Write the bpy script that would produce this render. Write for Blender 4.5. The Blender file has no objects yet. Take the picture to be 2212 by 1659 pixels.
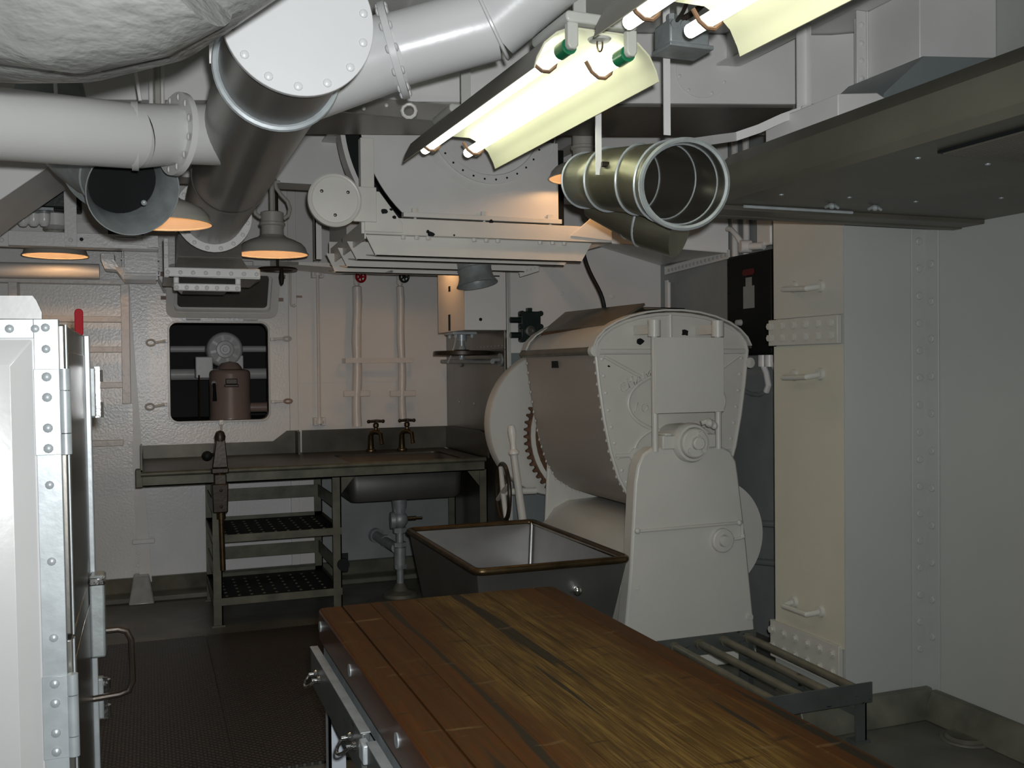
import bpy, bmesh, math, random
from mathutils import Vector, Matrix, Quaternion
from mathutils.geometry import tessellate_polygon
random.seed(7)
SC = bpy.context.scene
COL = SC.collection
PI = math.pi

# ------------------------------------------------------------------ camera
FPX, CX, CY, EYE = 2100.0, 1106.0, 829.5, 1.6
YAW, PITCH, ROLL = math.atan((1106-320)/FPX), -math.atan((829.5-795)/FPX), 0.010
FW = Vector((math.sin(YAW)*math.cos(PITCH), math.cos(YAW)*math.cos(PITCH), math.sin(PITCH)))
_r = Vector((math.cos(YAW), -math.sin(YAW), 0)); _u = _r.cross(FW)
RT = _r*math.cos(ROLL) - _u*math.sin(ROLL); UP = _r*math.sin(ROLL) + _u*math.cos(ROLL)
cam = bpy.data.cameras.new('camera'); cam_o = bpy.data.objects.new('camera', cam); COL.objects.link(cam_o)
cam.sensor_width = 36; cam.lens = FPX/2212*36; cam.clip_start = 0.02
mw = Matrix((RT, UP, -FW)).transposed().to_4x4(); mw.translation = (0, 0, EYE)
cam_o.matrix_world = mw
SC.camera = cam_o

def A(px, py, X=None, Y=None, Z=None):
    """world point where the sight line of a measured pixel meets a known wall / floor plane"""
    d = FW + RT*((px-CX)/FPX) - UP*((py-CY)/FPX)
    if X is not None: t = X/d.x
    elif Y is not None: t = Y/d.y
    else: t = (Z-EYE)/d.z
    return Vector((0, 0, EYE)) + d*t

# ------------------------------------------------------------------ light
w = bpy.data.worlds.new('world'); SC.world = w; w.use_nodes = True
w.node_tree.nodes['Background'].inputs[0].default_value = (0.6, 0.65, 0.7, 1)
w.node_tree.nodes['Background'].inputs[1].default_value = 0.02
def lamp(name, kind, loc, power, color, size=0.03, **k):
    l = bpy.data.lights.new(name, kind); l.energy = power; l.color = color
    if kind == 'AREA': l.shape = 'RECTANGLE'; l.size = size; l.size_y = k.get('size_y', size)
    else: l.shadow_soft_size = size
    o = bpy.data.objects.new(name, l); COL.objects.link(o); o.location = loc
    return o
# the camera's own flash, a hand's width above the lens, its beam falling off towards the corners
fl = bpy.data.lights.new('flash_light', 'SPOT'); fl.energy = 320; fl.color = (.97, .98, 1.0); fl.shadow_soft_size = .02
fl.spot_size = math.radians(122); fl.spot_blend = 1.0
fo = bpy.data.objects.new('flash_light', fl); COL.objects.link(fo); fo.location = (.03, -.02, EYE+.06)
fo.rotation_mode = 'QUATERNION'; fo.rotation_quaternion = (A(900, 600, Y=5.0)-fo.location).to_track_quat('-Z', 'Y')
SC.view_settings.view_transform = 'Standard'; SC.view_settings.look = 'None'
SC.view_settings.gamma = 1; SC.view_settings.use_curve_mapping = False
SC.view_settings.exposure = 0.0

# ------------------------------------------------------------------ materials
def pmat(name, col, rough=.4, metal=0, var=.12, vs=3, bump=.08, bs=60, stretch=(1, 1, 1), spots=None, spots2=None, spec=.5, coat=0, rnd=0, emit=None):
    m = bpy.data.materials.new(name); m.use_nodes = True
    nt = m.node_tree; N = nt.nodes; L = nt.links; b = N['Principled BSDF']
    tc = N.new('ShaderNodeTexCoord'); mp = N.new('ShaderNodeMapping'); mp.inputs['Scale'].default_value = stretch
    L.new(tc.outputs['Object'], mp.inputs[0])
    n = N.new('ShaderNodeTexNoise'); n.inputs['Scale'].default_value = vs; n.inputs['Detail'].default_value = 6
    L.new(mp.outputs[0], n.inputs[0])
    rp = N.new('ShaderNodeValToRGB'); rp.color_ramp.elements[0].position = .3; rp.color_ramp.elements[1].position = .7
    c = Vector(col); lo = c*(1-var); hi = c*(1+var)
    rp.color_ramp.elements[0].color = (*lo, 1); rp.color_ramp.elements[1].color = (*[min(1, q) for q in hi], 1)
    L.new(n.outputs[0], rp.inputs[0]); out = rp.outputs[0]
    for sp in (spots, spots2):
        if not sp: continue
        scol, scale, th, sst = sp
        mp2 = N.new('ShaderNodeMapping'); mp2.inputs['Scale'].default_value = sst; L.new(tc.outputs['Object'], mp2.inputs[0])
        s = N.new('ShaderNodeTexNoise'); s.inputs['Scale'].default_value = scale; s.inputs['Detail'].default_value = 4
        L.new(mp2.outputs[0], s.inputs[0])
        r2 = N.new('ShaderNodeValToRGB'); r2.color_ramp.elements[0].position = th; r2.color_ramp.elements[1].position = th+.05
        L.new(s.outputs[0], r2.inputs[0])
        mx = N.new('ShaderNodeMix'); mx.data_type = 'RGBA'; L.new(r2.outputs[0], mx.inputs[0]); L.new(out, mx.inputs[6]); mx.inputs[7].default_value = (*scol, 1)
        out = mx.outputs[2]
    if rnd:
        oi = N.new('ShaderNodeObjectInfo'); mr = N.new('ShaderNodeMapRange'); mr.inputs[3].default_value = 1-rnd; mr.inputs[4].default_value = 1+rnd
        L.new(oi.outputs['Random'], mr.inputs[0])
        hs = N.new('ShaderNodeHueSaturation'); L.new(mr.outputs[0], hs.inputs['Value']); L.new(out, hs.inputs['Color']); out = hs.outputs[0]
    L.new(out, b.inputs['Base Color'])
    b.inputs['Roughness'].default_value = rough; b.inputs['Metallic'].default_value = metal
    b.inputs['Specular IOR Level'].default_value = spec; b.inputs['Coat Weight'].default_value = coat
    if bump:
        n2 = N.new('ShaderNodeTexNoise'); n2.inputs['Scale'].default_value = bs; n2.inputs['Detail'].default_value = 3
        L.new(mp.outputs[0], n2.inputs[0])
        bp = N.new('ShaderNodeBump'); bp.inputs['Strength'].default_value = bump; bp.inputs['Distance'].default_value = .01
        L.new(n2.outputs[0], bp.inputs['Height']); L.new(bp.outputs[0], b.inputs['Normal'])
    if emit:
        b.inputs['Emission Color'].default_value = (*emit[0], 1); b.inputs['Emission Strength'].default_value = emit[1]
    return m
def mat_set():
    g = {}
    chip = ((.012, .012, .012), 9, .72, (1, 1, 1))
    g['wall'] = pmat('wall_enamel', (.72, .73, .71), .27, bump=.14, bs=60, var=.05)
    g['wall_smooth'] = pmat('smooth_wall_enamel', (.70, .69, .66), .36, bump=.05, bs=12, var=.05, vs=1.5)
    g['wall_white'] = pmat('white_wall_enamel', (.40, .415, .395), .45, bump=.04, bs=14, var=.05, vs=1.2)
    g['white'] = pmat('white_enamel', (.52, .525, .50), .3, bump=.06, bs=35, var=.04)
    g['bright'] = pmat('fresh_white_enamel', (.50, .51, .505), .3, bump=.05, bs=30, var=.03)
    g['cream'] = pmat('cream_enamel', (.47, .465, .415), .4, bump=.06, bs=18, var=.08, vs=1.3)
    g['mixer'] = pmat('ivory_enamel', (.58, .575, .53), .38, bump=.09, bs=26, var=.05, vs=2)
    g['mixer_chip'] = pmat('chipped_ivory_enamel', (.57, .565, .515), .38, bump=.09, bs=26, var=.05, spots=((.012, .012, .012), 5, .71, (1, 1, 1)))
    g['frame'] = pmat('chipped_grey_enamel', (.72, .71, .66), .35, bump=.12, bs=20, var=.06, spots=((.015, .015, .014), 7, .735, (1, 1, 1.2)))
    g['duct'] = pmat('duct_enamel', (.70, .70, .68), .36, bump=.06, bs=16, var=.05)
    g['blue_grey'] = pmat('blue_grey_paint', (.20, .23, .23), .4, bump=.1, bs=30, var=.1)
    g['hull'] = pmat('hull_grey_paint', (.25, .27, .265), .45, bump=.2, bs=12, var=.12)
    g['steel'] = pmat('scuffed_steel', (.20, .195, .175), .36, .85, var=.2, vs=5, bump=.05, bs=80, stretch=(1, 1, .25))
    g['duct_steel'] = pmat('painted_dark_duct', (.17, .165, .15), .3, .5, var=.22, vs=3, bump=.05, bs=30, stretch=(1, .2, 1), spots=((.5, .5, .48), 55, .74, (1, .5, 1)))
    g['galv'] = pmat('galvanised_steel', (.30, .33, .33), .45, .3, var=.16, vs=18, bump=.06, bs=60)
    g['brass_steel'] = pmat('tinned_steel', (.24, .23, .165), .34, .8, var=.22, vs=6, bump=.05, bs=40)
    g['trim'] = pmat('galvanised_trim', (.40, .44, .45), .38, .3, var=.15, vs=14, bump=.04, bs=50)
    g['sheet'] = pmat('dark_stainless', (.17, .16, .135), .3, .85, var=.2, vs=2.5, bump=.02, bs=90, stretch=(1, 1, .3))
    g['sink'] = pmat('stained_stainless', (.06, .055, .042), .4, .5, var=.4, vs=5, bump=.03, bs=40)
    g['counter_frame'] = pmat('worn_olive_paint', (.095, .095, .066), .5, .2, var=.35, vs=9, bump=.08, bs=40)
    g['trough'] = pmat('brushed_trough_steel', (.30, .30, .295), .38, .9, var=.15, vs=3, bump=.03, bs=60)
    g['tub'] = pmat('brown_tinted_steel', (.40, .37, .335), .4, .2, var=.1, vs=3, bump=.03, bs=120, stretch=(1, .05, 1), spots=((.05, .045, .04), 7, .74, (1, 1, .4)))
    g['lid'] = pmat('aged_brown_steel', (.20, .185, .145), .42, .4, var=.25, vs=6, bump=.05, bs=30)
    g['canopy'] = pmat('canopy_steel', (.13, .125, .10), .42, .5, var=.2, vs=2, bump=.03, bs=40)
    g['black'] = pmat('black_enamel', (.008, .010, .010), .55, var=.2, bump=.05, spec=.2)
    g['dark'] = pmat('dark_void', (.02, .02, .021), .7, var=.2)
    g['green_black'] = pmat('dark_green_enamel', (.008, .018, .016), .4, var=.2, bump=.1)
    g['dim_red'] = pmat('faded_red', (.10, .006, .008), .5, var=.2)
    g['low_cream'] = pmat('aged_cream_enamel', (.52, .505, .41), .4, bump=.06, bs=18, var=.08, vs=1.3)
    g['fridge'] = pmat('fridge_enamel', (.50, .505, .495), .3, bump=.05, bs=30, var=.03)
    g['bowl'] = pmat('dull_bowl_steel', (.10, .10, .095), .48, .6, var=.2, bump=.03)
    g['red'] = pmat('red_enamel', (.25, .003, .008), .6, var=.1, spec=.15)
    g['brass'] = pmat('old_brass', (.10, .07, .035), .35, .85, var=.3, vs=14)
    g['bronze'] = pmat('dark_bronze', (.035, .026, .018), .4, .4, var=.3, vs=14)
    g['chrome'] = pmat('chrome', (.75, .76, .76), .14, 1, var=.05)
    g['rack'] = pmat('worn_grey_rack_paint', (.085, .095, .09), .42, .3, var=.15, vs=6, bump=.08, spots=((.012, .012, .012), 16, .66, (1, 1, 2.5)))
    g['rack_tube'] = pmat('olive_tube_steel', (.17, .165, .125), .42, .45, var=.2, vs=12, bump=.08, spots=((.02, .02, .018), 14, .7, (1, .4, 1)))
    g['deck'] = pmat('dark_deck_paint', (.10, .098, .082), .42, var=.35, vs=4, bump=.12, bs=25)
    g['coaming'] = pmat('coaming_paint', (.105, .105, .08), .42, var=.35, vs=7, bump=.15, bs=18)
    g['copper'] = pmat('pinkish_enamel', (.33, .24, .20), .3, var=.06, bump=.05)
    g['lag'] = pmat('lagging_paint', (.66, .63, .59), .34, bump=.25, bs=26, var=.05)
    g['insul'] = pmat('grey_lagging_paint', (.17, .175, .165), .32, bump=.8, bs=20, var=.1, vs=8, stretch=(1, 1, 2.2))
    g['shade_out'] = pmat('lamp_shade_enamel', (.36, .35, .31), .42, bump=.05, var=.05)
    g['shade_in'] = pmat('lamp_shade_lining', (.34, .30, .26), .5, bump=0, var=.02)
    g['reflector'] = pmat('reflector_enamel', (.60, .60, .44), .4, bump=.02, var=.02)
    g['reflector_back'] = pmat('reflector_back_paint', (.17, .165, .14), .45, bump=.05, var=.1)
    g['tube_light'] = pmat('fluorescent_glass', (.9, .92, .85), .3, bump=0, emit=((.97, 1.0, .82), 5.2))
    g['bulb'] = pmat('lit_bulb', (.9, .7, .4), .3, bump=0, emit=((1.0, .55, .24), 110.0))
    g['green_cap'] = pmat('green_socket', (.01, .14, .06), .25, bump=0)
    g['socket'] = pmat('grey_socket', (.42, .43, .40), .4, bump=.03)
    g['bluewhite'] = pmat('pale_blue_paint', (.42, .46, .50), .4, var=.06)
    g['rust'] = pmat('rusty_edge', (.10, .05, .025), .7, var=.4, vs=20, bump=.2)
    return g
MT = mat_set()

def wood_mat():
    m = bpy.data.materials.new('worn_maple'); m.use_nodes = True
    nt = m.node_tree; N = nt.nodes; L = nt.links; b = N['Principled BSDF']
    tc = N.new('ShaderNodeTexCoord')
    def noise(scale, st, det=6, off=0):
        mp = N.new('ShaderNodeMapping'); mp.inputs['Scale'].default_value = st; mp.inputs['Location'].default_value = (off, off*.7, 0)
        L.new(tc.outputs['Object'], mp.inputs[0])
        n = N.new('ShaderNodeTexNoise'); n.inputs['Scale'].default_value = scale; n.inputs['Detail'].default_value = det
        L.new(mp.outputs[0], n.inputs[0]); return n.outputs[0]
    def ramp(src, *els):
        r = N.new('ShaderNodeValToRGB'); r.color_ramp.elements[0].position = els[0][0]; r.color_ramp.elements[0].color = (*els[0][1], 1)
        r.color_ramp.elements[1].position = els[-1][0]; r.color_ramp.elements[1].color = (*els[-1][1], 1)
        for p, c in els[1:-1]:
            e = r.color_ramp.elements.new(p); e.color = (*c, 1)
        L.new(src, r.inputs[0]); return r.outputs[0]
    def mix(f, a, c):
        x = N.new('ShaderNodeMix'); x.data_type = 'RGBA'; L.new(f, x.inputs[0]); L.new(a, x.inputs[6])
        if isinstance(c, tuple): x.inputs[7].default_value = (*c, 1)
        else: L.new(c, x.inputs[7])
        return x.outputs[2]
    g = noise(4, (14, .55, 6), 8); fine = noise(26, (9, .35, 6), 4, 5)
    base = ramp(g, (.3, (.060, .029, .0050)), (.5, (.100, .056, .0115)), (.72, (.145, .088, .021)))
    oil = ramp(g, (.3, (.037, .0100, .0010)), (.7, (.064, .0205, .0022)))
    # scrubbed pale in the middle of the top, still oiled along the two long edges
    sx = N.new('ShaderNodeSeparateXYZ'); L.new(tc.outputs['Object'], sx.inputs[0])
    def math_(op, a_, b_=None):
        m_ = N.new('ShaderNodeMath'); m_.operation = op
        L.new(a_, m_.inputs[0])
        if b_ is not None:
            if isinstance(b_, (int, float)): m_.inputs[1].default_value = b_
            else: L.new(b_, m_.inputs[1])
        return m_.outputs[0]
    dist = math_('ABSOLUTE', math_('ADD', sx.outputs['X'], -.05))
    wob = math_('MULTIPLY', noise(3.0, (1.5, .8, 1), 5, 3), .5)
    worn = ramp(math_('ADD', math_('MULTIPLY', dist, -1.0), wob), (-.0, (0, 0, 0)), (.16, (1, 1, 1)))
    col = mix(worn, oil, base)
    fl_ = ramp(fine, (.42, (.75, .75, .75)), (.60, (0, 0, 0))); col = mix(fl_, col, (.036, .018, .0045))
    st = ramp(noise(3.0, (7, .22, 5), 3, 9), (.600, (0, 0, 0)), (.625, (.92, .92, .92))); col = mix(st, col, (.013, .0115, .007))
    kn = ramp(noise(9, (.7, 3.4, 1), 5, 5), (.64, (0, 0, 0)), (.70, (.85, .85, .85))); col = mix(kn, col, (.020, .011, .004))
    pale = ramp(noise(9, (.6, 3.2, 1), 6, 13), (.64, (0, 0, 0)), (.74, (.55, .55, .55))); col = mix(pale, col, (.16, .11, .046))
    oi = N.new('ShaderNodeObjectInfo'); mr = N.new('ShaderNodeMapRange'); mr.inputs[3].default_value = .86; mr.inputs[4].default_value = 1.14
    L.new(oi.outputs['Random'], mr.inputs[0]); hs = N.new('ShaderNodeHueSaturation'); L.new(mr.outputs[0], hs.inputs['Value']); L.new(col, hs.inputs['Color'])
    L.new(hs.outputs[0], b.inputs['Base Color']); b.inputs['Roughness'].default_value = .55; b.inputs['Specular IOR Level'].default_value = .12
    bp = N.new('ShaderNodeBump'); bp.inputs['Strength'].default_value = .15; bp.inputs['Distance'].default_value = .004
    L.new(noise(30, (6, .5, 6)), bp.inputs['Height']); L.new(bp.outputs[0], b.inputs['Normal'])
    return m
MT['wood'] = wood_mat()
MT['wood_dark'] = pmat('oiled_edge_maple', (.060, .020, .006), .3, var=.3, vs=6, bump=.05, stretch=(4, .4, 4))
def mat_mat():
    m = pmat('studded_rubber', (.018, .017, .014), .45, bump=0, var=.3, vs=2)
    nt = m.node_tree; N = nt.nodes; L = nt.links; b = N['Principled BSDF']
    tc = N.new('ShaderNodeTexCoord'); mp = N.new('ShaderNodeMapping'); mp.inputs['Scale'].default_value = (46, 46, 0); mp.inputs['Rotation'].default_value = (0, 0, PI/4)
    L.new(tc.outputs['Object'], mp.inputs[0])
    v = N.new('ShaderNodeTexVoronoi'); v.inputs['Randomness'].default_value = 0; v.inputs['Scale'].default_value = 1; L.new(mp.outputs[0], v.inputs[0])
    r = N.new('ShaderNodeValToRGB'); r.color_ramp.elements[0].position = .22; r.color_ramp.elements[0].color = (1, 1, 1, 1); r.color_ramp.elements[1].position = .42; r.color_ramp.elements[1].color = (0, 0, 0, 1)
    L.new(v.outputs['Distance'], r.inputs[0])
    bp = N.new('ShaderNodeBump'); bp.inputs['Strength'].default_value = .8; bp.inputs['Distance'].default_value = .004
    L.new(r.outputs[0], bp.inputs['Height']); L.new(bp.outputs[0], b.inputs['Normal'])
    mx = N.new('ShaderNodeMix'); mx.data_type = 'RGBA'; L.new(r.outputs[0], mx.inputs[0]); mx.inputs[6].default_value = (.012, .011, .009, 1); mx.inputs[7].default_value = (.06, .055, .047, 1); L.new(mx.outputs[2], b.inputs['Base Color'])
    return m
MT['mat'] = mat_mat()

# ------------------------------------------------------------------ mesh helpers
OFF = {}
def V(*a): return Vector(a)
def basis(ax):
    ax = Vector(ax).normalized()
    t = Vector((0, 0, 1)) if abs(ax.z) < .9 else Vector((1, 0, 0))
    a = t.cross(ax).normalized(); return a, ax.cross(a).normalized(), ax
class M:
    def __init__(s): s.v = []; s.f = []
    def add(s, vs, fs):
        o = len(s.v); s.v += [Vector(x) for x in vs]; s.f += [tuple(i+o for i in f) for f in fs]; return s
    def box(s, x0, y0, z0, x1, y1, z1):
        return s.add([(x0, y0, z0), (x1, y0, z0), (x1, y1, z0), (x0, y1, z0), (x0, y0, z1), (x1, y0, z1), (x1, y1, z1), (x0, y1, z1)],
                     [(0, 3, 2, 1), (4, 5, 6, 7), (0, 1, 5, 4), (1, 2, 6, 5), (2, 3, 7, 6), (3, 0, 4, 7)])
    def hexa(s, p):   # 8 points: bottom loop 4, top loop 4
        return s.add(p, [(0, 3, 2, 1), (4, 5, 6, 7), (0, 1, 5, 4), (1, 2, 6, 5), (2, 3, 7, 6), (3, 0, 4, 7)])
    def bar(s, p0, p1, wd, th, up=(0, 0, 1)):   # rectangular bar, wd sideways, th along up
        p0 = Vector(p0); p1 = Vector(p1); d = (p1-p0).normalized(); u = Vector(up); a = d.cross(u).normalized(); u = a.cross(d).normalized()
        a = a*wd/2; u = u*th/2
        return s.hexa([p0-a-u, p0+a-u, p1+a-u, p1-a-u, p0-a+u, p0+a+u, p1+a+u, p1-a+u])
    def lathe(s, o, ax, prof, n=24, arc=None):
        o = Vector(o); a, b, c = basis(ax); vs = []; fs = []
        a0, a1 = arc or (0, 2*PI); full = arc is None; k = n if full else n+1
        for r, h in prof:
            for i in range(k):
                t = a0+(a1-a0)*i/n; vs.append(o+c*h+(a*math.cos(t)+b*math.sin(t))*r)
        for j in range(len(prof)-1):
            for i in range(n):
                i2 = (i+1) % k; fs.append((j*k+i, j*k+i2, (j+1)*k+i2, (j+1)*k+i))
        return s.add(vs, fs)
    def cyl(s, p0, p1, r0, r1=None, n=20, caps=True):
        p0 = Vector(p0); p1 = Vector(p1); r1 = r0 if r1 is None else r1; L = (p1-p0).length
        pr = [(r0, 0), (r1, L)]
        if caps: pr = [(1e-5, 0)]+pr+[(1e-5, L)]
        return s.lathe(p0, p1-p0, pr, n)
    def tube(s, pts, r, n=10, closed=False, caps=True):
        pts = [Vector(p) for p in pts]; m = len(pts); rs = r if isinstance(r, (list, tuple)) else [r]*m
        def tan(i):
            if closed: return (pts[(i+1) % m]-pts[i-1]).normalized()
            return (pts[min(i+1, m-1)]-pts[max(i-1, 0)]).normalized()
        a, b, c = basis(tan(0)); vs = []; fs = []
        for i in range(m):
            t = tan(i); q = c.rotation_difference(t); a = q @ a; b = q @ b; c = t
            for k in range(n):
                th = 2*PI*k/n; vs.append(pts[i]+(a*math.cos(th)+b*math.sin(th))*rs[i])
        for i in range(m if closed else m-1):
            j = (i+1) % m
            for k in range(n): k2 = (k+1) % n; fs.append((i*n+k, i*n+k2, j*n+k2, j*n+k))
        if caps and not closed: fs.append(tuple(range(n))[::-1]); fs.append(tuple((m-1)*n+k for k in range(n)))
        return s.add(vs, fs)
    def prism(s, poly, fr, w0, w1, holes=()):
        fn = {'XZ': lambda u, v, w_: (u, w_, v), 'YZ': lambda u, v, w_: (w_, u, v), 'XY': lambda u, v, w_: (u, v, w_)}[fr] if isinstance(fr, str) else fr
        loops = [list(poly)]+[list(h) for h in holes]; flat = [p for l in loops for p in l]; n = len(flat)
        tris = tessellate_polygon([[Vector((p[0], p[1], 0)) for p in l] for l in loops]) if holes else None
        vs = [fn(p[0], p[1], w0) for p in flat]+[fn(p[0], p[1], w1) for p in flat]; fs = []
        if tris:
            for t in tris: fs.append(tuple(t)); fs.append(tuple(i+n for i in t)[::-1])
        else: fs.append(tuple(range(n))); fs.append(tuple(range(n, 2*n))[::-1])
        o = 0
        for l in loops:
            k = len(l)
            for i in range(k): j = (i+1) % k; fs.append((o+i, o+j, o+j+n, o+i+n))
            o += k
        return s.add(vs, fs)
    def dome(s, p, nrm, r, h=None, n=10):
        h = h or r*.6; return s.lathe(p, nrm, [(r, 0), (r*.92, h*.5), (r*.6, h*.87), (1e-5, h)], n)
    def ball(s, p, r, n=14):
        return s.lathe(p, (0, 0, 1), [(max(1e-5, r*math.sin(PI*i/8)), -r*math.cos(PI*i/8)) for i in range(9)], n)
    def hexnut(s, p, nrm, r, h): return s.cyl(p, Vector(p)+Vector(nrm).normalized()*h, r, n=6)
    def build(s, name, mat, parent=None, bevel=0, sharp=35, kind=None, recalc=True):
        off = OFF.get(parent.name, Vector((0, 0, 0))) if parent else Vector((0, 0, 0))
        me = bpy.data.meshes.new(name); me.from_pydata([v-off for v in s.v], [], s.f)
        if recalc:
            bm = bmesh.new(); bm.from_mesh(me); bmesh.ops.remove_doubles(bm, verts=bm.verts, dist=1e-5)
            bmesh.ops.recalc_face_normals(bm, faces=bm.faces); bm.to_mesh(me); bm.free()
        me.polygons.foreach_set('use_smooth', [True]*len(me.polygons)); me.set_sharp_from_angle(angle=math.radians(sharp))
        me.materials.append(MT[mat]); me.update()
        o = bpy.data.objects.new(name, me); COL.objects.link(o)
        if parent: o.parent = parent; OFF[o.name] = off
        if bevel:
            bv = o.modifiers.new('bevel', 'BEVEL'); bv.width = bevel; bv.segments = 2; bv.limit_method = 'ANGLE'; bv.angle_limit = math.radians(40)
            bv.harden_normals = False
        if kind: o['kind'] = kind
        return o
def tag(o, label, cat, group=None):
    o['label'] = label; o['category'] = cat
    if group: o['group'] = group
    return o
def root(name, loc, label, cat, group=None):
    o = bpy.data.objects.new(name, None); COL.objects.link(o); o.location = loc; o.empty_display_size = .1
    OFF[o.name] = Vector(loc); return tag(o, label, cat, group)
def struct(o): o['kind'] = 'structure'; return o
def dup(o, loc=None, label=None, parent=None):
    c = o.copy(); COL.objects.link(c)
    if parent: c.parent = parent
    if loc is not None: c.location = loc
    if label: c['label'] = label
    for ch in list(o.children): dup(ch, parent=c)
    return c
RVM = {}
def rivets(parent, pts, nrm, r, mat, name='rivet', style='dome'):
    key = (round(r, 4), mat, style)
    if key not in RVM:
        m = M()
        if style == 'dome': m.dome((0, 0, 0), (0, 0, 1), r)
        elif style == 'flat': m.lathe((0, 0, 0), (0, 0, 1), [(r, 0), (r, r*.35), (r*.8, r*.5), (1e-5, r*.5)], 10)
        elif style == 'hex': m.lathe((0, 0, 0), (0, 0, 1), [(r*1.25, 0), (r*1.25, r*.25), (1e-5, r*.25)], 12).cyl((0, 0, r*.25), (0, 0, r*1.0), r, n=6)
        o = m.build('rivet_tmp', mat); RVM[key] = o.data; bpy.data.objects.remove(o)
    q = Vector((0, 0, 1)).rotation_difference(Vector(nrm).normalized()); off = OFF.get(parent.name, Vector((0, 0, 0)))
    for p in pts:
        o = bpy.data.objects.new(name, RVM[key]); COL.objects.link(o); o.parent = parent; o.location = Vector(p)-off
        o.rotation_mode = 'QUATERNION'; o.rotation_quaternion = q; OFF[o.name] = off
def chip(parent, p, r, seed=0):
    rs = random.Random(seed); p = Vector(p)
    M().prism([(p.x+r*rs.uniform(.55, 1.1)*math.cos(a*PI/4)*1.2, p.z+r*rs.uniform(.5, 1.1)*math.sin(a*PI/4)) for a in range(8)], 'XZ', p.y-.0006, p.y+.0006).build('paint_chip', 'black', parent)
def lin(a, b, n): return [a+(b-a)*i/(n-1) for i in range(n)]
def lerp(a, b, t): return Vector(a)*(1-t)+Vector(b)*t
def arcpts(c, r, a0, a1, n, rz=None):
    return [(c[0]+r*math.cos(math.radians(a0+(a1-a0)*i/n)), c[1]+(rz or r)*math.sin(math.radians(a0+(a1-a0)*i/n))) for i in range(n+1)]
def bez(p0, p1, p2, p3, n=12):
    out = []
    for i in range(n+1):
        t = i/n; out.append(Vector(p0)*(1-t)**3+Vector(p1)*3*t*(1-t)**2+Vector(p2)*3*t*t*(1-t)+Vector(p3)*t**3)
    return out
def rrect(x0, y0, x1, y1, r, n=5):
    out = []
    for cx, cy, a in ((x1-r, y1-r, 0), (x0+r, y1-r, 90), (x0+r, y0+r, 180), (x1-r, y0+r, 270)): out += arcpts((cx, cy), r, a, a+90, n)
    return out
# ================================================================== the room
YB = 7.40           # back wall
struct(M().box(-1.8, -1.7, -.06, 3.6, 7.5, 0).build('floor', 'deck'))
struct(M().box(-1.8, -1.7, 3.12, 3.6, 7.5, 3.2).build('ceiling', 'duct'))
struct(M().box(-1.85, -1.7, 0, -1.75, 7.5, 3.12).build('wall_left', 'wall'))
struct(M().box(-1.75, -1.72, 0, 3.4, -1.6, 3.12).build('wall_front', 'wall_white'))
struct(M().box(3.33, -1.6, 0, 3.45, 3.5, 3.12).build('wall_right', 'wall_white'))
hull = struct(M().box(3.40, 3.5, 0, 3.5, 6.2, 3.12).build('wall_hull', 'hull'))
alc = struct(M().box(2.24, 6.07, 0, 3.40, 6.12, 3.12).build('wall_alcove', 'wall_smooth'))
rivets(alc, [A(1100, y, Y=6.07) for y in lin(610, 760, 5)], (0, -1, 0), .006, 'wall_smooth')
rivets(alc, [A(x, y, Y=6.07) for x, y in ((1213, 634), (1322, 640))], (0, -1, 0), .016, 'wall_smooth', style='flat')
M().box(2.245, 6.055, 0, 2.262, 6.07, 3.1).build('edge_bead', 'white', alc)
M().box(2.262, 6.06, .0, 2.75, 6.07, 1.70).build('kick_panel', 'blue_grey', alc)
# steel-clad partition beside the sink
part = struct(M().box(2.225, 6.07, 0, 2.24, 7.45, 3.12).build('wall_partition', 'sheet'))
for z0, z1 in ((.0, 1.722), (1.728, 3.1)): M().box(2.217, 6.075, z0, 2.225, 7.395, z1).build('panel', 'sheet', part)
rivets(part, [(2.217, y, 1.75) for y in lin(6.10, 6.62, 8)], (-1, 0, 0), .006, 'trim')
rivets(part, [A(x, y, X=2.217) for x, y in ((992, 868), (1024, 872), (1056, 647))], (-1, 0, 0), .012, 'trim')

# back wall with the serving window cut through it
wl, wr_ = A(367, 800, Y=YB).x, A(579, 800, Y=YB).x; wt, wb = A(470, 698, Y=YB).z, A(470, 908, Y=YB).z
hole = rrect(wl, wb, wr_, wt, .055, 6)
wback = struct(M().prism([(-1.8, 0), (2.3, 0), (2.3, 3.12), (-1.8, 3.12)], 'XZ', YB+.012, YB+.07, [hole]).build('wall_back', 'wall'))
xa, xb, xc = A(300, 800, Y=YB).x, A(624, 800, Y=YB).x, A(642, 800, Y=YB).x
zs = A(640, 828, Y=YB).z
g = .003
def plate(x0, z0, x1, z1, m='wall', y=YB, hs=()): M().prism([(x0+g, z0+g), (x1-g, z0+g), (x1-g, z1-g), (x0+g, z1-g)], 'XZ', y, YB+.013, hs).build('plate', m, wback)
plate(-1.7, 0, xa-.04, 3.1)
plate(xa-.04, 0, xb, zs, hs=()) if wb > zs else None
plate(xa, zs, xb, 2.24, hs=[hole]) if wb > zs else M().prism([(xa-.04, 0.0), (xb, 0.0), (xb, 2.24), (xa-.04, 2.24)], 'XZ', YB, YB+.013, [hole]).build('plate', 'wall', wback)
plate(xa-.04, 2.24, xb, 3.1)
plate(xb, 0, xc, 3.1, 'wall_smooth', YB-.012)
plate(xc, 0, 2.217, zs, 'wall_smooth'); plate(xc, zs, 2.217, 3.1, 'wall_smooth')
wseam = M().bar((xa, YB-.001, zs+.05), (wl-.02, YB-.001, zs+.05), .004, .006).bar((wr_+.02, YB-.001, zs+.05), (xb, YB-.001, zs+.05), .004, .006)
wseam.build('weld_seam', 'wall', wback)
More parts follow.
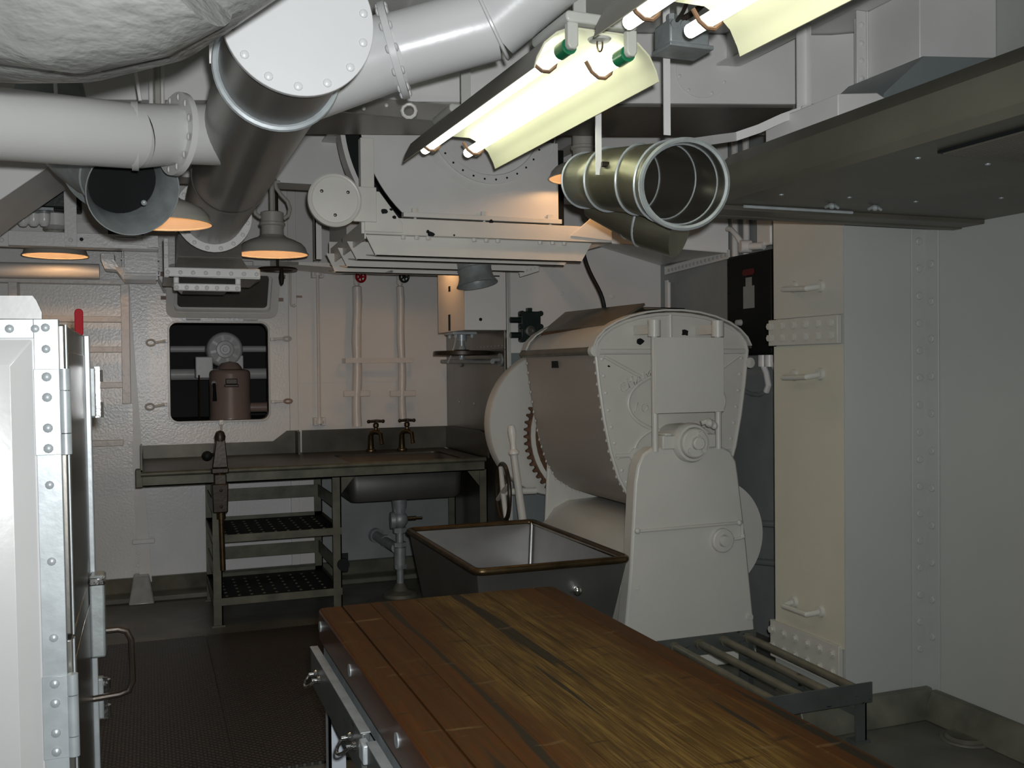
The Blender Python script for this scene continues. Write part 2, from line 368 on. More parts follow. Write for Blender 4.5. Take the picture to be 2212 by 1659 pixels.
# lower wall behind the sink: rough blue-grey paint
M().box(1.22, YB-.008, .1, 2.217, YB, .93).build('lower_plate', 'hull', wback)
# vertical stiffener and its foot, left of the window
stf = struct(M().hexa([(-.075, 7.34, .10), (.005, 7.34, .10), (.005, 7.4, .10), (-.075, 7.4, .10), (-.175, 7.34, 2.42), (-.125, 7.34, 2.42), (-.125, 7.4, 2.42), (-.175, 7.4, 2.42)]).build('trim_1', 'wall_smooth'))
p = A(310, 1170, Y=7.34)
M().box(p.x-.075, 7.325, p.z-.015, p.x+.075, 7.345, p.z+.02).build('clip', 'wall', stf, .006)
c = A(308, 1300, Y=7.30)
M().hexa([(c.x-.09, 7.12, .001), (c.x+.08, 7.12, .001), (c.x+.08, 7.38, .001), (c.x-.09, 7.38, .001), (c.x-.055, 7.25, .17), (c.x+.045, 7.25, .17), (c.x+.045, 7.38, .17), (c.x-.055, 7.38, .17)]).build('foot', 'trim', stf, .01)
rivets(stf, [A(x, y, Y=7.335) for x, y in ((299, 1195), (298, 1221))], (0, -1, 0), .012, 'wall', style='flat')
# coamings along the foot of the walls
struct(M().prism([(7.18, 0), (7.40, 0), (7.40, .14), (7.36, .14), (7.30, .05), (7.18, .04)], 'YZ', -1.75, 2.217).build('baseboard_back', 'coaming', bevel=.008))
struct(M().prism([(3.24, 0), (3.33, 0), (3.33, .125), (3.30, .125)], 'XZ', -1.6, 3.44).build('baseboard_right', 'coaming', bevel=.006))
struct(M().prism([(3.41, 0), (3.5, 0), (3.5, .125), (3.46, .125)], 'YZ', 2.60, 3.33).build('baseboard_nook', 'coaming', bevel=.006))
# plated pillar in front of the hull
pil = struct(M().box(2.89, 3.505, 0, 3.398, 4.015, 2.78).build('wall_pillar', 'wall_white'))
XP = 2.876
M().box(XP, 3.5, 0, 3.33, 3.506, 2.78).build('plate', 'wall_white', pil)
zz = [A(1676, y, X=XP).z for y in (695, 747, 1345)]
for z0, z1, m in ((zz[0]+.012, 2.78, 'frame_plate'), (zz[2], zz[1]-.004, 'low_cream'), (0, .17, 'wall_white')):
    M().box(XP, 3.51, z0, 2.89, 4.015, z1).build('plate', 'cream' if m == 'frame_plate' else m, pil)
for z0, z1, zr in ((zz[1], zz[0]+.008, None), (.165, zz[2]+.012, None)):
    M().box(XP-.014, 3.53, z0, 2.885, 4.04, z1).build('bolt_plate', 'cream', pil, .002)
    for zb in (z0+(z1-z0)*.3, z0+(z1-z0)*.75):
        rivets(pil, [(XP-.014, y, zb) for y in lin(3.575, 4.02, 6)], (-1, 0, 0), .017, 'cream', 'bolt', 'hex')
for py, sag in ((620, 0), (810, 0), (1310, .0)):
    a, b = A(1716, py+(0 if py < 1000 else -12), X=XP), A(1773, py-2+(0 if py < 1000 else 12), X=XP)
    if py > 1000: a.z = b.z = A(1745, 1310, X=XP).z
    h = M()
    off = V(-.07, 0, -.012)
    h.tube([a, a+off*.6, lerp(a, b, .06)+off, lerp(a, b, .94)+off, b+off*.6, b], .013, 10)
    for q in (a, b): h.cyl(q+V(.004, 0, 0), q+V(-.016, 0, 0), .03, .026, 16)
    h.build('rung_handle', 'cream', pil)
# riveted corner angle
tr = struct(M().box(3.245, 3.493, .1, 3.33, 3.5, 3.0).build('trim_2', 'wall_white', bevel=.002))
M().box(3.322, 3.415, .1, 3.33, 3.5, 3.0).build('flange', 'wall_white', tr, .002)
rivets(tr, [(3.285, 3.493, z) for z in lin(.30, 2.28, 17)], (0, -1, 0), .017, 'wall_white', style='flat')
rivets(tr, [(3.322, 3.455, z) for z in lin(.36, 2.22, 12)], (-1, 0, 0), .017, 'wall_white', style='flat')
# riveted angle along the top of the hull side, right of the alcove
tr3 = struct(M().bar(A(1437, 585, X=3.39), A(1575, 549, X=3.39), .012, .055, (0, 0, 1)).build('trim_3', 'wall_smooth'))
rivets(tr3, [lerp(A(1445, 584, X=3.383), A(1568, 551, X=3.383), i/15) for i in range(16)], (-1, 0, 0), .011, 'wall_white')
M().box(3.385, 5.95, .3, 3.4, 5.985, 2.2).build('stiffener', 'wall_smooth', tr3, .003)
q0, q1 = A(1441, 590, X=3.38), A(1441, 700, X=3.38)
M().tube([V(3.375, q0.y-.03, z) for z in lin(2.18, .5, 5)], .014, 8).build('corner_pipe', 'wall_smooth', tr3)
# deck drain plate
t = root('drain_cover', A(2085, 1597, Z=0), 'round dark metal deck drain cover on the floor in the right corner', 'drain cover')
M().lathe(t.location, (0, 0, 1), [(.085, .001), (.085, .012), (.072, .02), (.066, .016), (1e-4, .016)], 28).build('cover', 'coaming', t)
M().lathe(t.location, (0, 0, 1), [(.105, .001), (.10, .008), (.086, .008), (.086, .001)], 28).build('ring', 'deck', t)
# rubber mats
for i, (x0, y0, x1, y1, lab) in enumerate(((-.62, 3.95, .30, 6.10, 'studded black rubber mat before the shelf unit, left of the mat seam'),
                                          (.305, 3.95, 1.25, 6.10, 'studded black rubber mat before the shelf unit, right of the mat seam'),
                                          (-.08, 1.8, .45, 3.945, 'studded black rubber mat nearest the camera, beside the drawers of the table'))):
    tag(M().prism(rrect(x0, y0, x1, y1, .02, 3), 'XY', .001, .012).build('rubber_mat', 'mat'), lab, 'mat', 'rubber floor mats')

# ------------------------------------------------------------------ room seen through the window
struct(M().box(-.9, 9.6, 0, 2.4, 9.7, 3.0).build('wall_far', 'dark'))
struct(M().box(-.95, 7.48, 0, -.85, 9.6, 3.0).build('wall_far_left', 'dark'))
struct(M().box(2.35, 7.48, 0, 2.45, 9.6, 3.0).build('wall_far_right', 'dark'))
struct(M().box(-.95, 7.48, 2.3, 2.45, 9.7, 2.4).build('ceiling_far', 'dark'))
t = root('counter_beyond', (.5, 8.3, 0), 'dark counter beyond the window that carries the pinkish machine', 'counter')
zc = A(498, 906, Y=8.25).z
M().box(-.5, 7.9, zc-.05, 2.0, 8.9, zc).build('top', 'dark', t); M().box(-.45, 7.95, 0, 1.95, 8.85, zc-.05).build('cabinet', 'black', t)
# grinder
Y0 = 8.25; c = A(497, 850, Y=Y0); rr = (A(541, 850, Y=Y0)-A(452, 850, Y=Y0)).length/2
t = root('coffee_grinder', (c.x, Y0, zc), 'pinkish cylindrical machine with domed lid seen through the serving window', 'machine')
zt = A(497, 800, Y=Y0).z; H = zt-zc
M().lathe((c.x, Y0, zc), (0, 0, 1), [(1e-4, 0), (rr*1.02, 0), (rr*1.02, .02), (rr, .03), (rr, H-.03), (rr*.97, H-.01), (rr*.9, H)], 40).build('body', 'copper', t)
M().lathe((c.x, Y0, zc+H), (0, 0, 1), [(rr*.9, 0), (rr*.62, .012), (rr*.56, .03), (rr*.4, .06), (1e-4, .075)], 36).build('lid', 'copper', t)
q = A(462, 828, Y=Y0-rr)
M().ball(q, .022, 12).build('lever_pivot', 'white', t); M().tube([q+V(0, -.02, 0), q+V(.003, -.03, -.05), q+V(.004, -.02, -.14)], [.013, .012, .017], 8).build('lever', 'black', t)
q = A(500, 830, Y=Y0-rr)
M().box(q.x-.055, q.y-.02, q.z-.022, q.x+.055, q.y+.03, q.z).box(q.x-.045, q.y-.025, q.z, q.x+.045, q.y+.03, q.z+.045).build('latch', 'bronze', t, .005)
a = A(545, 880, Y=Y0)
M().cyl(a+V(-.05, 0, 0), a+V(.13, 0, 0), .04, n=18).cyl(a+V(.11, 0, 0), a+V(.14, 0, 0), .046, n=18).build('outlet', 'copper', t)
Y1 = 8.55; c = A(486, 755, Y=Y1); r1 = (A(526, 755, Y=Y1)-A(447, 755, Y=Y1)).length/2
t = root('electric_motor', (c.x, Y1, zc), 'round grey motor with ribbed end bell behind the pinkish machine', 'motor')
M().lathe((c.x, Y1, c.z), (0, -1, 0), [(1e-4, -.28), (r1, -.28), (r1, -.02), (r1*.95, .0), (r1*.86, .012), (r1*.8, .006), (r1*.5, .02), (r1*.46, .032), (r1*.3, .034), (r1*.26, .022), (r1*.14, .022), (r1*.12, .04), (1e-4, .04)], 36).build('end_bell', 'duct', t)
for k in range(8):
    an = k*PI/4+.2; M().bar(V(c.x+math.cos(an)*r1*.5, Y1-.014, c.z+math.sin(an)*r1*.5), V(c.x+math.cos(an)*r1*.8, Y1-.012, c.z+math.sin(an)*r1*.8), .02, .02, (0, 1, 0)).build('rib', 'duct', t)
M().box(c.x-.24, Y1-.02, c.z-.24, c.x-.1, Y1+.2, c.z-.06).box(c.x+.05, Y1, c.z-.3, c.x+.15, Y1+.2, c.z-.05).box(c.x-.05, Y1+.02, zc, c.x+.15, Y1+.26, c.z-.2).build('bracket', 'duct', t, .008)
a = A(437, 776, Y=Y1-.02)
rivets(t, [V(a.x-.005, Y1-.02, c.z-.15)], (0, -1, 0), .022, 'duct', 'bolt', 'hex')
t = tag(M().tube([V(-.849, 8.95, A(490, 808, Y=8.95).z), V(2.349, 8.95, A(490, 808, Y=8.95).z)], .05, 16).build('horizontal_pipe', 'duct'), 'pale thick pipe behind the pinkish machine, beyond the window', 'pipe', 'pipes beyond the window')
t = tag(M().tube([V(-.849, 9.2, A(490, 754, Y=9.2).z), V(2.349, 9.2, A(490, 754, Y=9.2).z)], .03, 14).build('horizontal_pipe', 'duct'), 'pale thin pipe high beyond the window, left of the round motor', 'pipe', 'pipes beyond the window')
t = tag(M().tube([A(430, 810, Y=8.15), A(431, 905, Y=8.15)], .006, 8).build('brass_rod', 'brass'), 'thin vertical brass rod left of the pinkish machine beyond the window', 'rod')

# ------------------------------------------------------------------ window frame, dogs and hatch
win = root('window_1', ((wl+wr_)/2, YB, wb), 'rounded steel frame of the serving window in the back wall', 'window')
win['kind'] = 'structure'; del win['category']
M().prism(rrect(wl-.014, wb-.014, wr_+.014, wt+.014, .065, 6), 'XZ', YB-.022, YB+.075, [hole]).build('window_frame', 'white', win, .003)
M().box(wl+.001, YB+.02, wb+.02, wl+.006, YB+.07, wt-.02).build('gasket', 'black', win)
for px, py, sx, lab in ((357, 737, -1, 'upper left'), (355, 874, -1, 'lower left'), (590, 733, 1, 'upper right'), (592, 868, 1, 'lower right')):
    a = A(px, py, Y=YB-.02)
    t = root('hatch_dog', (a.x, YB, a.z), 'swing bolt dog with loop nut at the %s side of the serving window' % lab, 'latch', 'swing dogs around the serving window')
    M().box(a.x-.02, YB-.03, a.z-.012, a.x+.02, YB+.0, a.z+.012).build('lug', 'wall', t, .004)
    e = a+V(sx*.07, -.03, .004 if sx > 0 else -.012)
    M().cyl(a+V(0, -.012, 0), e, .010, n=8).build('bolt', 'wall_smooth', t)
    lp = [e+V(sx*.028+math.cos(k*PI/6)*.028, -.004, math.sin(k*PI/6)*.014*(1 if sx > 0 else 1.5)) for k in range(12)]
    M().tube(lp, .009, 6, closed=True).build('loop_nut', 'copper' if py > 800 and sx > 0 else 'white', t)
a = A(478, 912, Y=YB-.02)
t = root('hatch_dog', (a.x, YB, a.z), 'swing bolt dog hanging below the sill of the serving window', 'latch', 'swing dogs around the serving window')
M().box(a.x-.018, YB-.03, a.z-.02, a.x+.018, YB, a.z+.016).build('lug', 'wall', t, .004)
M().cyl(a, a+V(0, -.02, -.10), .008, n=8).build('bolt', 'white', t)
M().tube([a+V(math.cos(k*PI/6)*.018, -.024, -.12+math.sin(k*PI/6)*.022) for k in range(12)], .006, 6, closed=True).build('loop_nut', 'copper', t)
# hatch cover swung up, seen from below
hz = wt+.06
B = lambda u, v, w_: Vector(((wl+wr_)/2+.02+u, YB-.05-v*.62-w_*.78, hz+v*.78-w_*.62))   # u across, v outwards along the tilted cover
t = root('hatch_cover', ((wl+wr_)/2, YB, hz), 'steel hatch cover swung up above the serving window', 'hatch')
out = rrect(-.385, .0, .385, .42, .06, 5); inn = rrect(-.33, .05, .33, .37, .035, 5)
M().prism(out, B, -.012, .0).build('plate', 'duct', t)
M().prism(out, B, .0, .045, [inn]).build('rim', 'wall', t, .004)
M().prism(rrect(-.31, .07, .31, .35, .03, 5), B, .0, .012).build('panel', 'duct_steel', t)
M().prism(rrect(-.055, .20, .055, .235, .004, 2), B, .012, .02).build('name_plate', 'black', t)
M().tube([B(.06, .39, -.01), B(.06, .44, -.05), B(.20, .44, -.05), B(.20, .39, -.01)], .008, 8).build('handle', 'duct', t)
for u in (-.2, .2): M().cyl(B(u-.05, -.02, .02), B(u+.05, -.02, .02), .014, n=12).build('hinge', 'wall', t)
M().bar((B(-.39, .2, .02)), A(340, 600, Y=7.3), .012, .02).build('stay', 'duct', t)
for s in (-1, 1):
    M().cyl(B(s*.38, .16, .03), B(s*.42, .16, .03), .012, n=8).cyl(B(s*.38, .36, .03), B(s*.42, .36, .03), .014, n=8).build('pin', 'copper', t)

# ------------------------------------------------------------------ ladder on the back wall
YL = 7.26
a, b = A(268, 600, Y=YL), A(283, 872, Y=YL)
t = root('wall_ladder', (a.x-.3, YB, 1.4), 'white flat-bar ladder on the back wall beyond the fridge', 'ladder')
M().box(b.x-.055, YL-.02, b.z, b.x, YB-.001, A(268, 614, Y=YL).z).build('rail', 'lag', t, .003)
M().box(b.x-.75, YL-.02, b.z, b.x-.695, YB-.001, A(268, 614, Y=YL).z).build('rail', 'lag', t, .003)
for y in (690, 755, 832, 957):
    z = A(240, y, Y=YL).z
    M().box(b.x-.70, YL-.02, z-.02, b.x-.052, YL+.03, z+.02).build('rung', 'lag', t, .003)
M().box(b.x-.02, YL-.03, A(280, 1000, Y=YL).z, b.x+.004, YL+.02, A(280, 965, Y=YL).z).build('clip', 'wall', t)
M().box(b.x-.02, YL, b.z-.02-.24, b.x+.01, YB-.001, b.z+.02-.02).build('bracket', 'wall', t)

# ------------------------------------------------------------------ pipes on the back wall over the sink
def lagged(px, y0, y1, r, wheel, lab, wlab):
    Yp = YB-.10; a, b = A(px[0], y0, Y=Yp), A(px[1], y1, Y=Yp)
    t = root('lagged_pipe', (b.x, Yp, b.z), lab, 'pipe', 'lagged water pipes over the sink')
    pts = [lerp(a, b, k/10)+V(math.sin(k*1.3)*.004, 0, 0) for k in range(11)]
    M().tube([pts[0]+V(0, 0, .012)]+pts, [r*.55]+[r*(1+.06*math.sin(k*2.1)) for k in range(11)], 16).build('lagging', 'lag', t)
    M().cyl(a, a+V(0, 0, .10), .014, n=10).hexnut(a+V(0, 0, .02), (0, 0, 1), .026, .035).cyl(a+V(0, 0, .10), a+V(0, 0, .55), .012, n=10).build('pipe', 'lag', t)
    hv = a+V(.0, 0, .075); d = V(.25, -1, -.05).normalized()
    M().cyl(hv, hv+d*.06, .016, n=10).ball(hv, .028).build('valve', 'lag', t)
    p, q, c = basis(d); ce = hv+d*.07
    mm = M(); R = .038
    mm.tube([ce+(p*math.cos(k*PI/10)+q*math.sin(k*PI/10))*R for k in range(20)], .0085, 8, closed=True)
    for k in range(5): an = k*2*PI/5; mm.cyl(ce, ce+(p*math.cos(an)+q*math.sin(an))*R, .006, n=6)
    mm.cyl(ce-d*.012, ce+d*.012, .013, n=10)
    w_ = mm.build('hand_wheel', wheel, t); w_['label'] = wlab
    z = A(px[1], 778, Y=Yp).z
    M().bar((b.x-.1, Yp-.012, A(px[1], 850, Y=Yp).z), (b.x+.1, Yp-.012, A(px[1], 850, Y=Yp).z), .03, .045).build('pipe_clip', 'lag', t, .004)
    return Yp
lagged((771, 771), 620, 921, .036, 'red', 'thicker white lagged pipe over the sink with a red valve wheel on top', 'red hand wheel')
lagged((864, 870), 620, 914, .030, 'green_black', 'thinner white lagged pipe over the sink with a black valve wheel on top', 'black hand wheel')
a, b = A(746, 779, Y=YB-.14), A(893, 776, Y=YB-.14)
tag(M().box(a.x, a.y-.004, a.z-.019, b.x, a.y+.004, a.z+.019).box(a.x, a.y, a.z-.019, a.x+.008, YB, a.z+.019).box(b.x-.008, a.y, a.z-.019, b.x, YB, a.z+.019).build('pipe_strap', 'lag'), 'flat white strap fastened across both lagged pipes', 'strap')
a, b = A(686, 596, Y=YB-.05), A(690, 915, Y=YB-.05)
t = root('thin_pipe', (b.x, YB-.05, b.z), 'thin white vertical pipe with flanged ends on the wall left of the lagged pipes', 'pipe')
M().cyl(b, a+V(0, 0, .2), .012, n=10).build('pipe', 'lag', t)
for p_, n_ in ((a, 1), (b, 2)):
    for k in range(n_): M().cyl(p_+V(0, 0, .0+k*.02), p_+V(0, 0, .022+k*.02), .036-.008*k, n=16).build('flange', 'lag', t)
    for s in (-1, 1): M().box(p_.x+s*.028-.016, p_.y-.02, p_.z-.015, p_.x+s*.028+.016, YB, p_.z+.045).build('fitting', 'lag', t, .004)
a, b = A(627, 588, Y=YB-.06), A(628, 655, Y=YB-.06)
tag(M().tube([a+V(0, 0, .1), b, b+V(.004, -.0, -.015), b+V(.02, -.01, -.022), b+V(.034, -.012, -.012)], [.008, .008, .009, .012, .012], 8).build('hook_rod', 'lag'), 'thin hooked rod hanging by the wall right of the hatch cover', 'hook')
tag(M().box(A(640, 641, Y=YB).x, YB-.02, A(640, 641, Y=YB).z-.008, A(652, 641, Y=YB).x, YB, A(640, 641, Y=YB).z+.008).build('wall_clip', 'copper'), 'small flat clip on the wall right of the hooked rod', 'clip')
# ================================================================== worktable
TX0, TX1, TY0, TY1, TZ = .470, 1.243, .55, 2.955, .88
t = table = root('work_table', (.86, 1.8, 0), 'worn maple butcher-block worktable with metal drawers in the foreground', 'table')
cuts = [0, .075, .16, .225, .305, .36, .44, .53, .61, .70, .773]
TH = .095
for i in range(len(cuts)-1):
    x0, x1 = TX0+cuts[i]+.0003, TX0+cuts[i+1]-.0003; dz = random.uniform(-.0008, .0006)
    r = .022; poly = [(x0, TY0), (x1, TY0), (x1, TY1), (x0, TY1)]
    if i == 0: poly = [(x0, TY0), (x1, TY0), (x1, TY1)]+[(px, py) for px, py in arcpts((x0+r, TY1-r), r, 90, 180, 5)]
    if i == len(cuts)-2: poly = [(x0, TY0), (x1, TY0)]+[(px, py) for px, py in arcpts((x1-r, TY1-r), r, 0, 90, 5)]+[(x0, TY1)]
    o = M().prism(poly, 'XY', TZ-TH, TZ+dz).build('plank', 'wood', t, .0012 if 0 < i < len(cuts)-2 else .007)
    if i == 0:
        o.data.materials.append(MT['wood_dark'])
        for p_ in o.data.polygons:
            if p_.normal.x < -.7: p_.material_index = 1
for px, py in ((682, 1330), (756, 1447), (858, 1590)):
    a = A(px, py, X=TX0) if px > 690 else V(TX0, TY1-.05, TZ-.04)
    M().cyl((TX0-.003, a.y, TZ-.045), (TX0+.01, a.y, TZ-.045), .016, n=16).build('bolt_plug', 'galv', t)
xr = TX0+.012; zr = TZ-TH
M().box(xr, TY0+.03, zr-.05, xr+.04, TY1-.03, zr-.0005).build('side_rail', 'galv', t, .003)
M().box(TX1-.075, TY0+.03, zr-.05, TX1-.035, TY1-.03, zr-.0005).build('side_rail', 'galv', t, .003)
for y in (TY0+.05, TY1-.07): M().box(xr+.04, y, zr-.05, TX1-.075, y+.03, zr-.0005).build('end_rail', 'galv', t, .003)
for x in (xr, TX1-.085):
    for y in (TY1-.10, TY0+.03):
        M().box(x, y, .0, x+.05, y+.008, zr-.05).box(x+(0 if x < .8 else .042), y, 0, x+(.008 if x < .8 else .05), y+.05, zr-.05).build('leg', 'bluewhite', t)
def ring_handle(parent, c):
    for s in (-1, 1): M().lathe(c+V(0, s*.03, 0), (-1, 0, 0), [(.012, 0), (.010, .006), (.006, .008), (.006, .022), (1e-4, .024)], 12).build('handle_post', 'chrome', parent)
    M().tube([c+V(-.016, .03, 0)]+[c+V(-.016-.022*math.sin(k*PI/8), .034*math.cos(k*PI/8), -.022*math.sin(k*PI/8)) for k in range(9)]+[c+V(-.016, -.03, 0)], .0042, 8).build('handle', 'chrome', parent)
XD = TX0-.028
for y0, y1, hp in ((2.18, 2.92, (687, 1462)), (1.40, 2.12, (762, 1602)), (.62, 1.34, None)):
    d = M().box(XD, y0, .665, XD+.02, y1, zr-.012).build('drawer', 'rack', t, .004)
    M().box(XD+.02, y0+.01, .675, TX1-.1, y1-.01, .685).box(XD+.02, y0+.01, .675, TX1-.1, y0+.018, zr-.055).box(XD+.02, y1-.018, .675, TX1-.1, y1-.01, zr-.055).build('drawer_tray', 'galv', d)
    M().box(XD-.002, y0, zr-.013, XD+.021, y1, zr-.010).build('top_flange', 'galv', d)
    hy = A(hp[0], hp[1], X=XD).y if hp else .95
    ring_handle(d, V(XD, hy, A(hp[0], hp[1], X=XD).z if hp else .68))
M().box(XD-.008, 2.125, .72, XD+.012, 2.175, .765).build('drawer_stop', 'trim', t, .004)

# ================================================================== low rack at the right
RX0, RX1, RY0, RY1 = 2.00, 2.85, 3.30, 4.06
t = root('floor_rack', (2.4, 3.7, 0), 'low grey floor rack of steel tubes between the table and the pillar', 'rack')
M().box(RX0, RY0, .172, RX1, RY0+.008, .258).build('end_plate', 'rack', t, .002)
M().box(RX0-.05, RY1-.008, .21, RX1-.06, RY1, .30).build('end_plate', 'rack', t, .002)
xs = [A(x, y, Y=RY1).x for x, y in ((1612, 1372), (1560, 1381), (1507, 1387), (1453, 1396))]
for k, x in enumerate(xs+[xs[-1]-.13, xs[-1]-.26]):
    M().cyl((x, RY1-.008, .268), (x+.055, RY0+.008, .225), .019, n=14).cyl((x, RY1-.03, .267), (x, RY1-.008, .268), .024, n=14).build('tube', 'rack_tube', t)
for x in (RX0+.05, RX1-.06):
    M().box(x-.02, RY0+.008, .012, x+.035, RY0+.016, .2).box(x+.027, RY0+.008, .012, x+.035, RY0+.06, .2).build('leg', 'rack', t)
    M().box(x-.10, RY1-.016, .012, x-.045, RY1-.008, .25).box(x-.053, RY1-.06, .012, x-.045, RY1-.008, .25).build('leg', 'rack', t)
    for y, xx in ((RY0+.03, x+.01), (RY1-.03, x-.07)): M().box(xx-.04, y-.03, .0, xx+.04, y+.03, .012).build('foot', 'rack', t)
    M().bar((x-.06, RY1-.02, .15), (x+.02, RY0+.02, .12), .02, .03).build('stretcher', 'rack', t)

# ================================================================== trough
ZT = .66
FL, FR, BR, BL = [A(*p, Z=ZT) for p in ((1027, 1240), (1377, 1216), (1160, 1131), (882, 1143))]
FL.x = BL.x = (FL.x+BL.x)/2; FR.x = BR.x = 2.185; FL.y = FR.y = 4.24; BL.y = BR.y = 5.50
t = root('dough_trough', ((FL.x+FR.x)/2, 4.87, 0), 'open stainless steel trough on castors beside the white mixer', 'trough')
C = [FL, FR, BR, BL]; cx, cy = (FL.x+FR.x)/2, 4.87
def ring(s, z, k): return [V(cx+(c.x-cx)*s+k*(1 if c.x < cx else -1)*0, cy+(c.y-cy)*s, z) for c in C]
def shell(s0, z0, s1, z1): return ring(s0, z0, 0), ring(s1, z1, 0)
to, bo = shell(.99, ZT, .80, .16); ti, bi = shell(.975, ZT, .785, .18)
M().add(to+bo+ti+bi, [(0, 1, 5, 4), (1, 2, 6, 5), (2, 3, 7, 6), (3, 0, 4, 7), (7, 6, 5, 4), (8, 12, 13, 9), (9, 13, 14, 10), (10, 14, 15, 11), (11, 15, 12, 8), (12, 15, 14, 13), (0, 8, 9, 1), (1, 9, 10, 2), (2, 10, 11, 3), (3, 11, 8, 0)]).build('body', 'trough', t)
rim = []
for i in range(4):
    a, b_, c_ = C[i-1], C[i], C[(i+1) % 4]; r = .045
    p0 = b_+(a-b_).normalized()*r; p1 = b_+(c_-b_).normalized()*r
    rim += [lerp(lerp(p0, b_, k/4), lerp(b_, p1, k/4), k/4) for k in range(5)]
M().tube(rim, .019, 12, closed=True).build('rim', 'brass', t)
mm = M()
for i in range(4): mm.tube([lerp(ti[i], V(cx, cy, ZT), .01), lerp(bi[i], V(cx, cy, .18), .01)], .012, 8)
mm.build('corner_weld', 'trough', t)
a = A(1235, 1272, Y=4.30); a.y = 4.265+(ZT-a.z)*.30
M().cyl(a+V(.01, .03, 0), a+V(.01, -.045, 0), .02, .024, 16).ball(a+V(.01, -.05, 0), .026).build('knob', 'chrome', t)
M().cyl(a+V(-.03, .03, -.01), a+V(-.03, -.02, -.01), .013, n=10).bar(a+V(-.05, -.01, -.012), a+V(.0, -.02, 0), .015, .02).build('latch', 'chrome', t)
for x in (cx-.25, cx+.25):
    for y in (cy-.4, cy+.4):
        k = M().box(x-.03, y-.03, .11, x+.03, y+.03, .16).box(x-.028, y-.02, .04, x-.022, y+.02, .12).box(x+.022, y-.02, .04, x+.028, y+.02, .12).build('caster', 'galv', t)
        M().cyl((x-.018, y, .05), (x+.018, y, .05), .05, n=18).build('wheel', 'black', k)

# ================================================================== sink counter
CXL, CXR, CYF, ZC = -.05, 2.16, 6.30, .985
t = root('sink_counter', (1.05, 6.85, 0), 'long stained steel sink counter with shelves against the back wall', 'counter')
sx0, sx1, sy0, sy1 = A(745, 985, Z=ZC).x-.02, 2.05, 6.42, 7.0
bowl_hole = rrect(1.24, 6.40, 2.03, 7.02, .06, 5)
M().prism([(CXL, CYF), (CXR, CYF), (CXR, 7.38), (CXL, 7.38)], 'XY', ZC-.012, ZC-.002, [bowl_hole]).build('worktop', 'sink', t)
M().tube([(CXL, CYF, ZC-.008), (CXR, CYF, ZC-.008)], .016, 12).build('front_roll', 'counter_frame', t)
# splash boards
zl, zh = 1.075, 1.150
xm0, xm1 = A(590, 950, Y=7.36).x, A(620, 930, Y=7.36).x; xm2 = A(652, 930, Y=7.36).x
M().prism([(CXL+.01, ZC-.005), (xm0, ZC-.005), (xm0, zl), (CXL+.01, zl)], 'XZ', 7.365, 7.38).build('splash_board', 'sink', t)
M().prism([(xm0, ZC-.005), (xm2-.02, ZC-.005), (xm2-.02, zh), (xm1, zh), (xm0, zl)], 'XZ', 7.36, 7.375).build('splash_board', 'sink', t)
M().prism([(xm2, ZC-.005), (CXR+.04, ZC-.005), (CXR+.04, zh), (xm2, zh)], 'XZ', 7.345, 7.362).build('splash_board', 'sink', t)
M().box(xm2-.05, 7.2, ZC-.005, xm2-.035, 7.362, zh).build('splash_rib', 'sink', t)
M().prism([(6.34, ZC-.005), (7.36, ZC-.005), (7.36, zh), (6.55, zh+.01), (6.36, zh-.01)], 'YZ', CXR+.03, CXR+.042).build('side_board', 'sheet', t)
M().prism([(6.32, ZC-.005), (7.37, ZC-.005), (7.37, zl), (6.5, zl+.0), (6.32, zl+.085)], 'YZ', CXL, CXL+.01).build('side_board', 'sink', t)
M().box(CXL-.03, 6.32, ZC-.09, CXL+.012, 6.40, ZC+.02).build('corner_block', 'counter_frame', t, .004)
fr = 'counter_frame'
M().box(CXL+.01, CYF+.012, ZC-.085, CXR-.005, CYF+.02, ZC-.02).box(CXL+.01, CYF+.012, ZC-.085, CXR-.005, CYF+.05, ZC-.078).build('front_rail', fr, t)
M().box(CXL+.01, 7.32, ZC-.085, CXR, 7.33, ZC-.014).build('back_rail', fr, t)
for x in (CXL+.012, CXR-.02): M().box(x, CYF+.02, ZC-.085, x+.008, 7.33, ZC-.014).build('side_rail', fr, t)
LX = (A(470, 1200, Y=CYF+.02).x, A(729, 1200, Y=CYF+.02).x, A(1044, 1040, Y=CYF+.02).x)
for x in LX:
    for y in (CYF+.014, 7.06):
        w_ = .028
        M().box(x-w_, y, .0, x+w_, y+.008, ZC-.08).box(x+w_-.008, y, 0, x+w_, y+.05, ZC-.08).build('leg', fr, t)
        M().box(x-w_-.012, y-.012, 0, x+w_+.012, y+.05, .010).build('foot', fr, t)
for x, s in ((LX[1]+.03, 1), (LX[2]-.03, -1)):
    M().prism([(x, ZC-.08), (x+s*.09, ZC-.08), (x, ZC-.19)], 'XZ', CYF+.015, CYF+.022).build('gusset', fr, t)
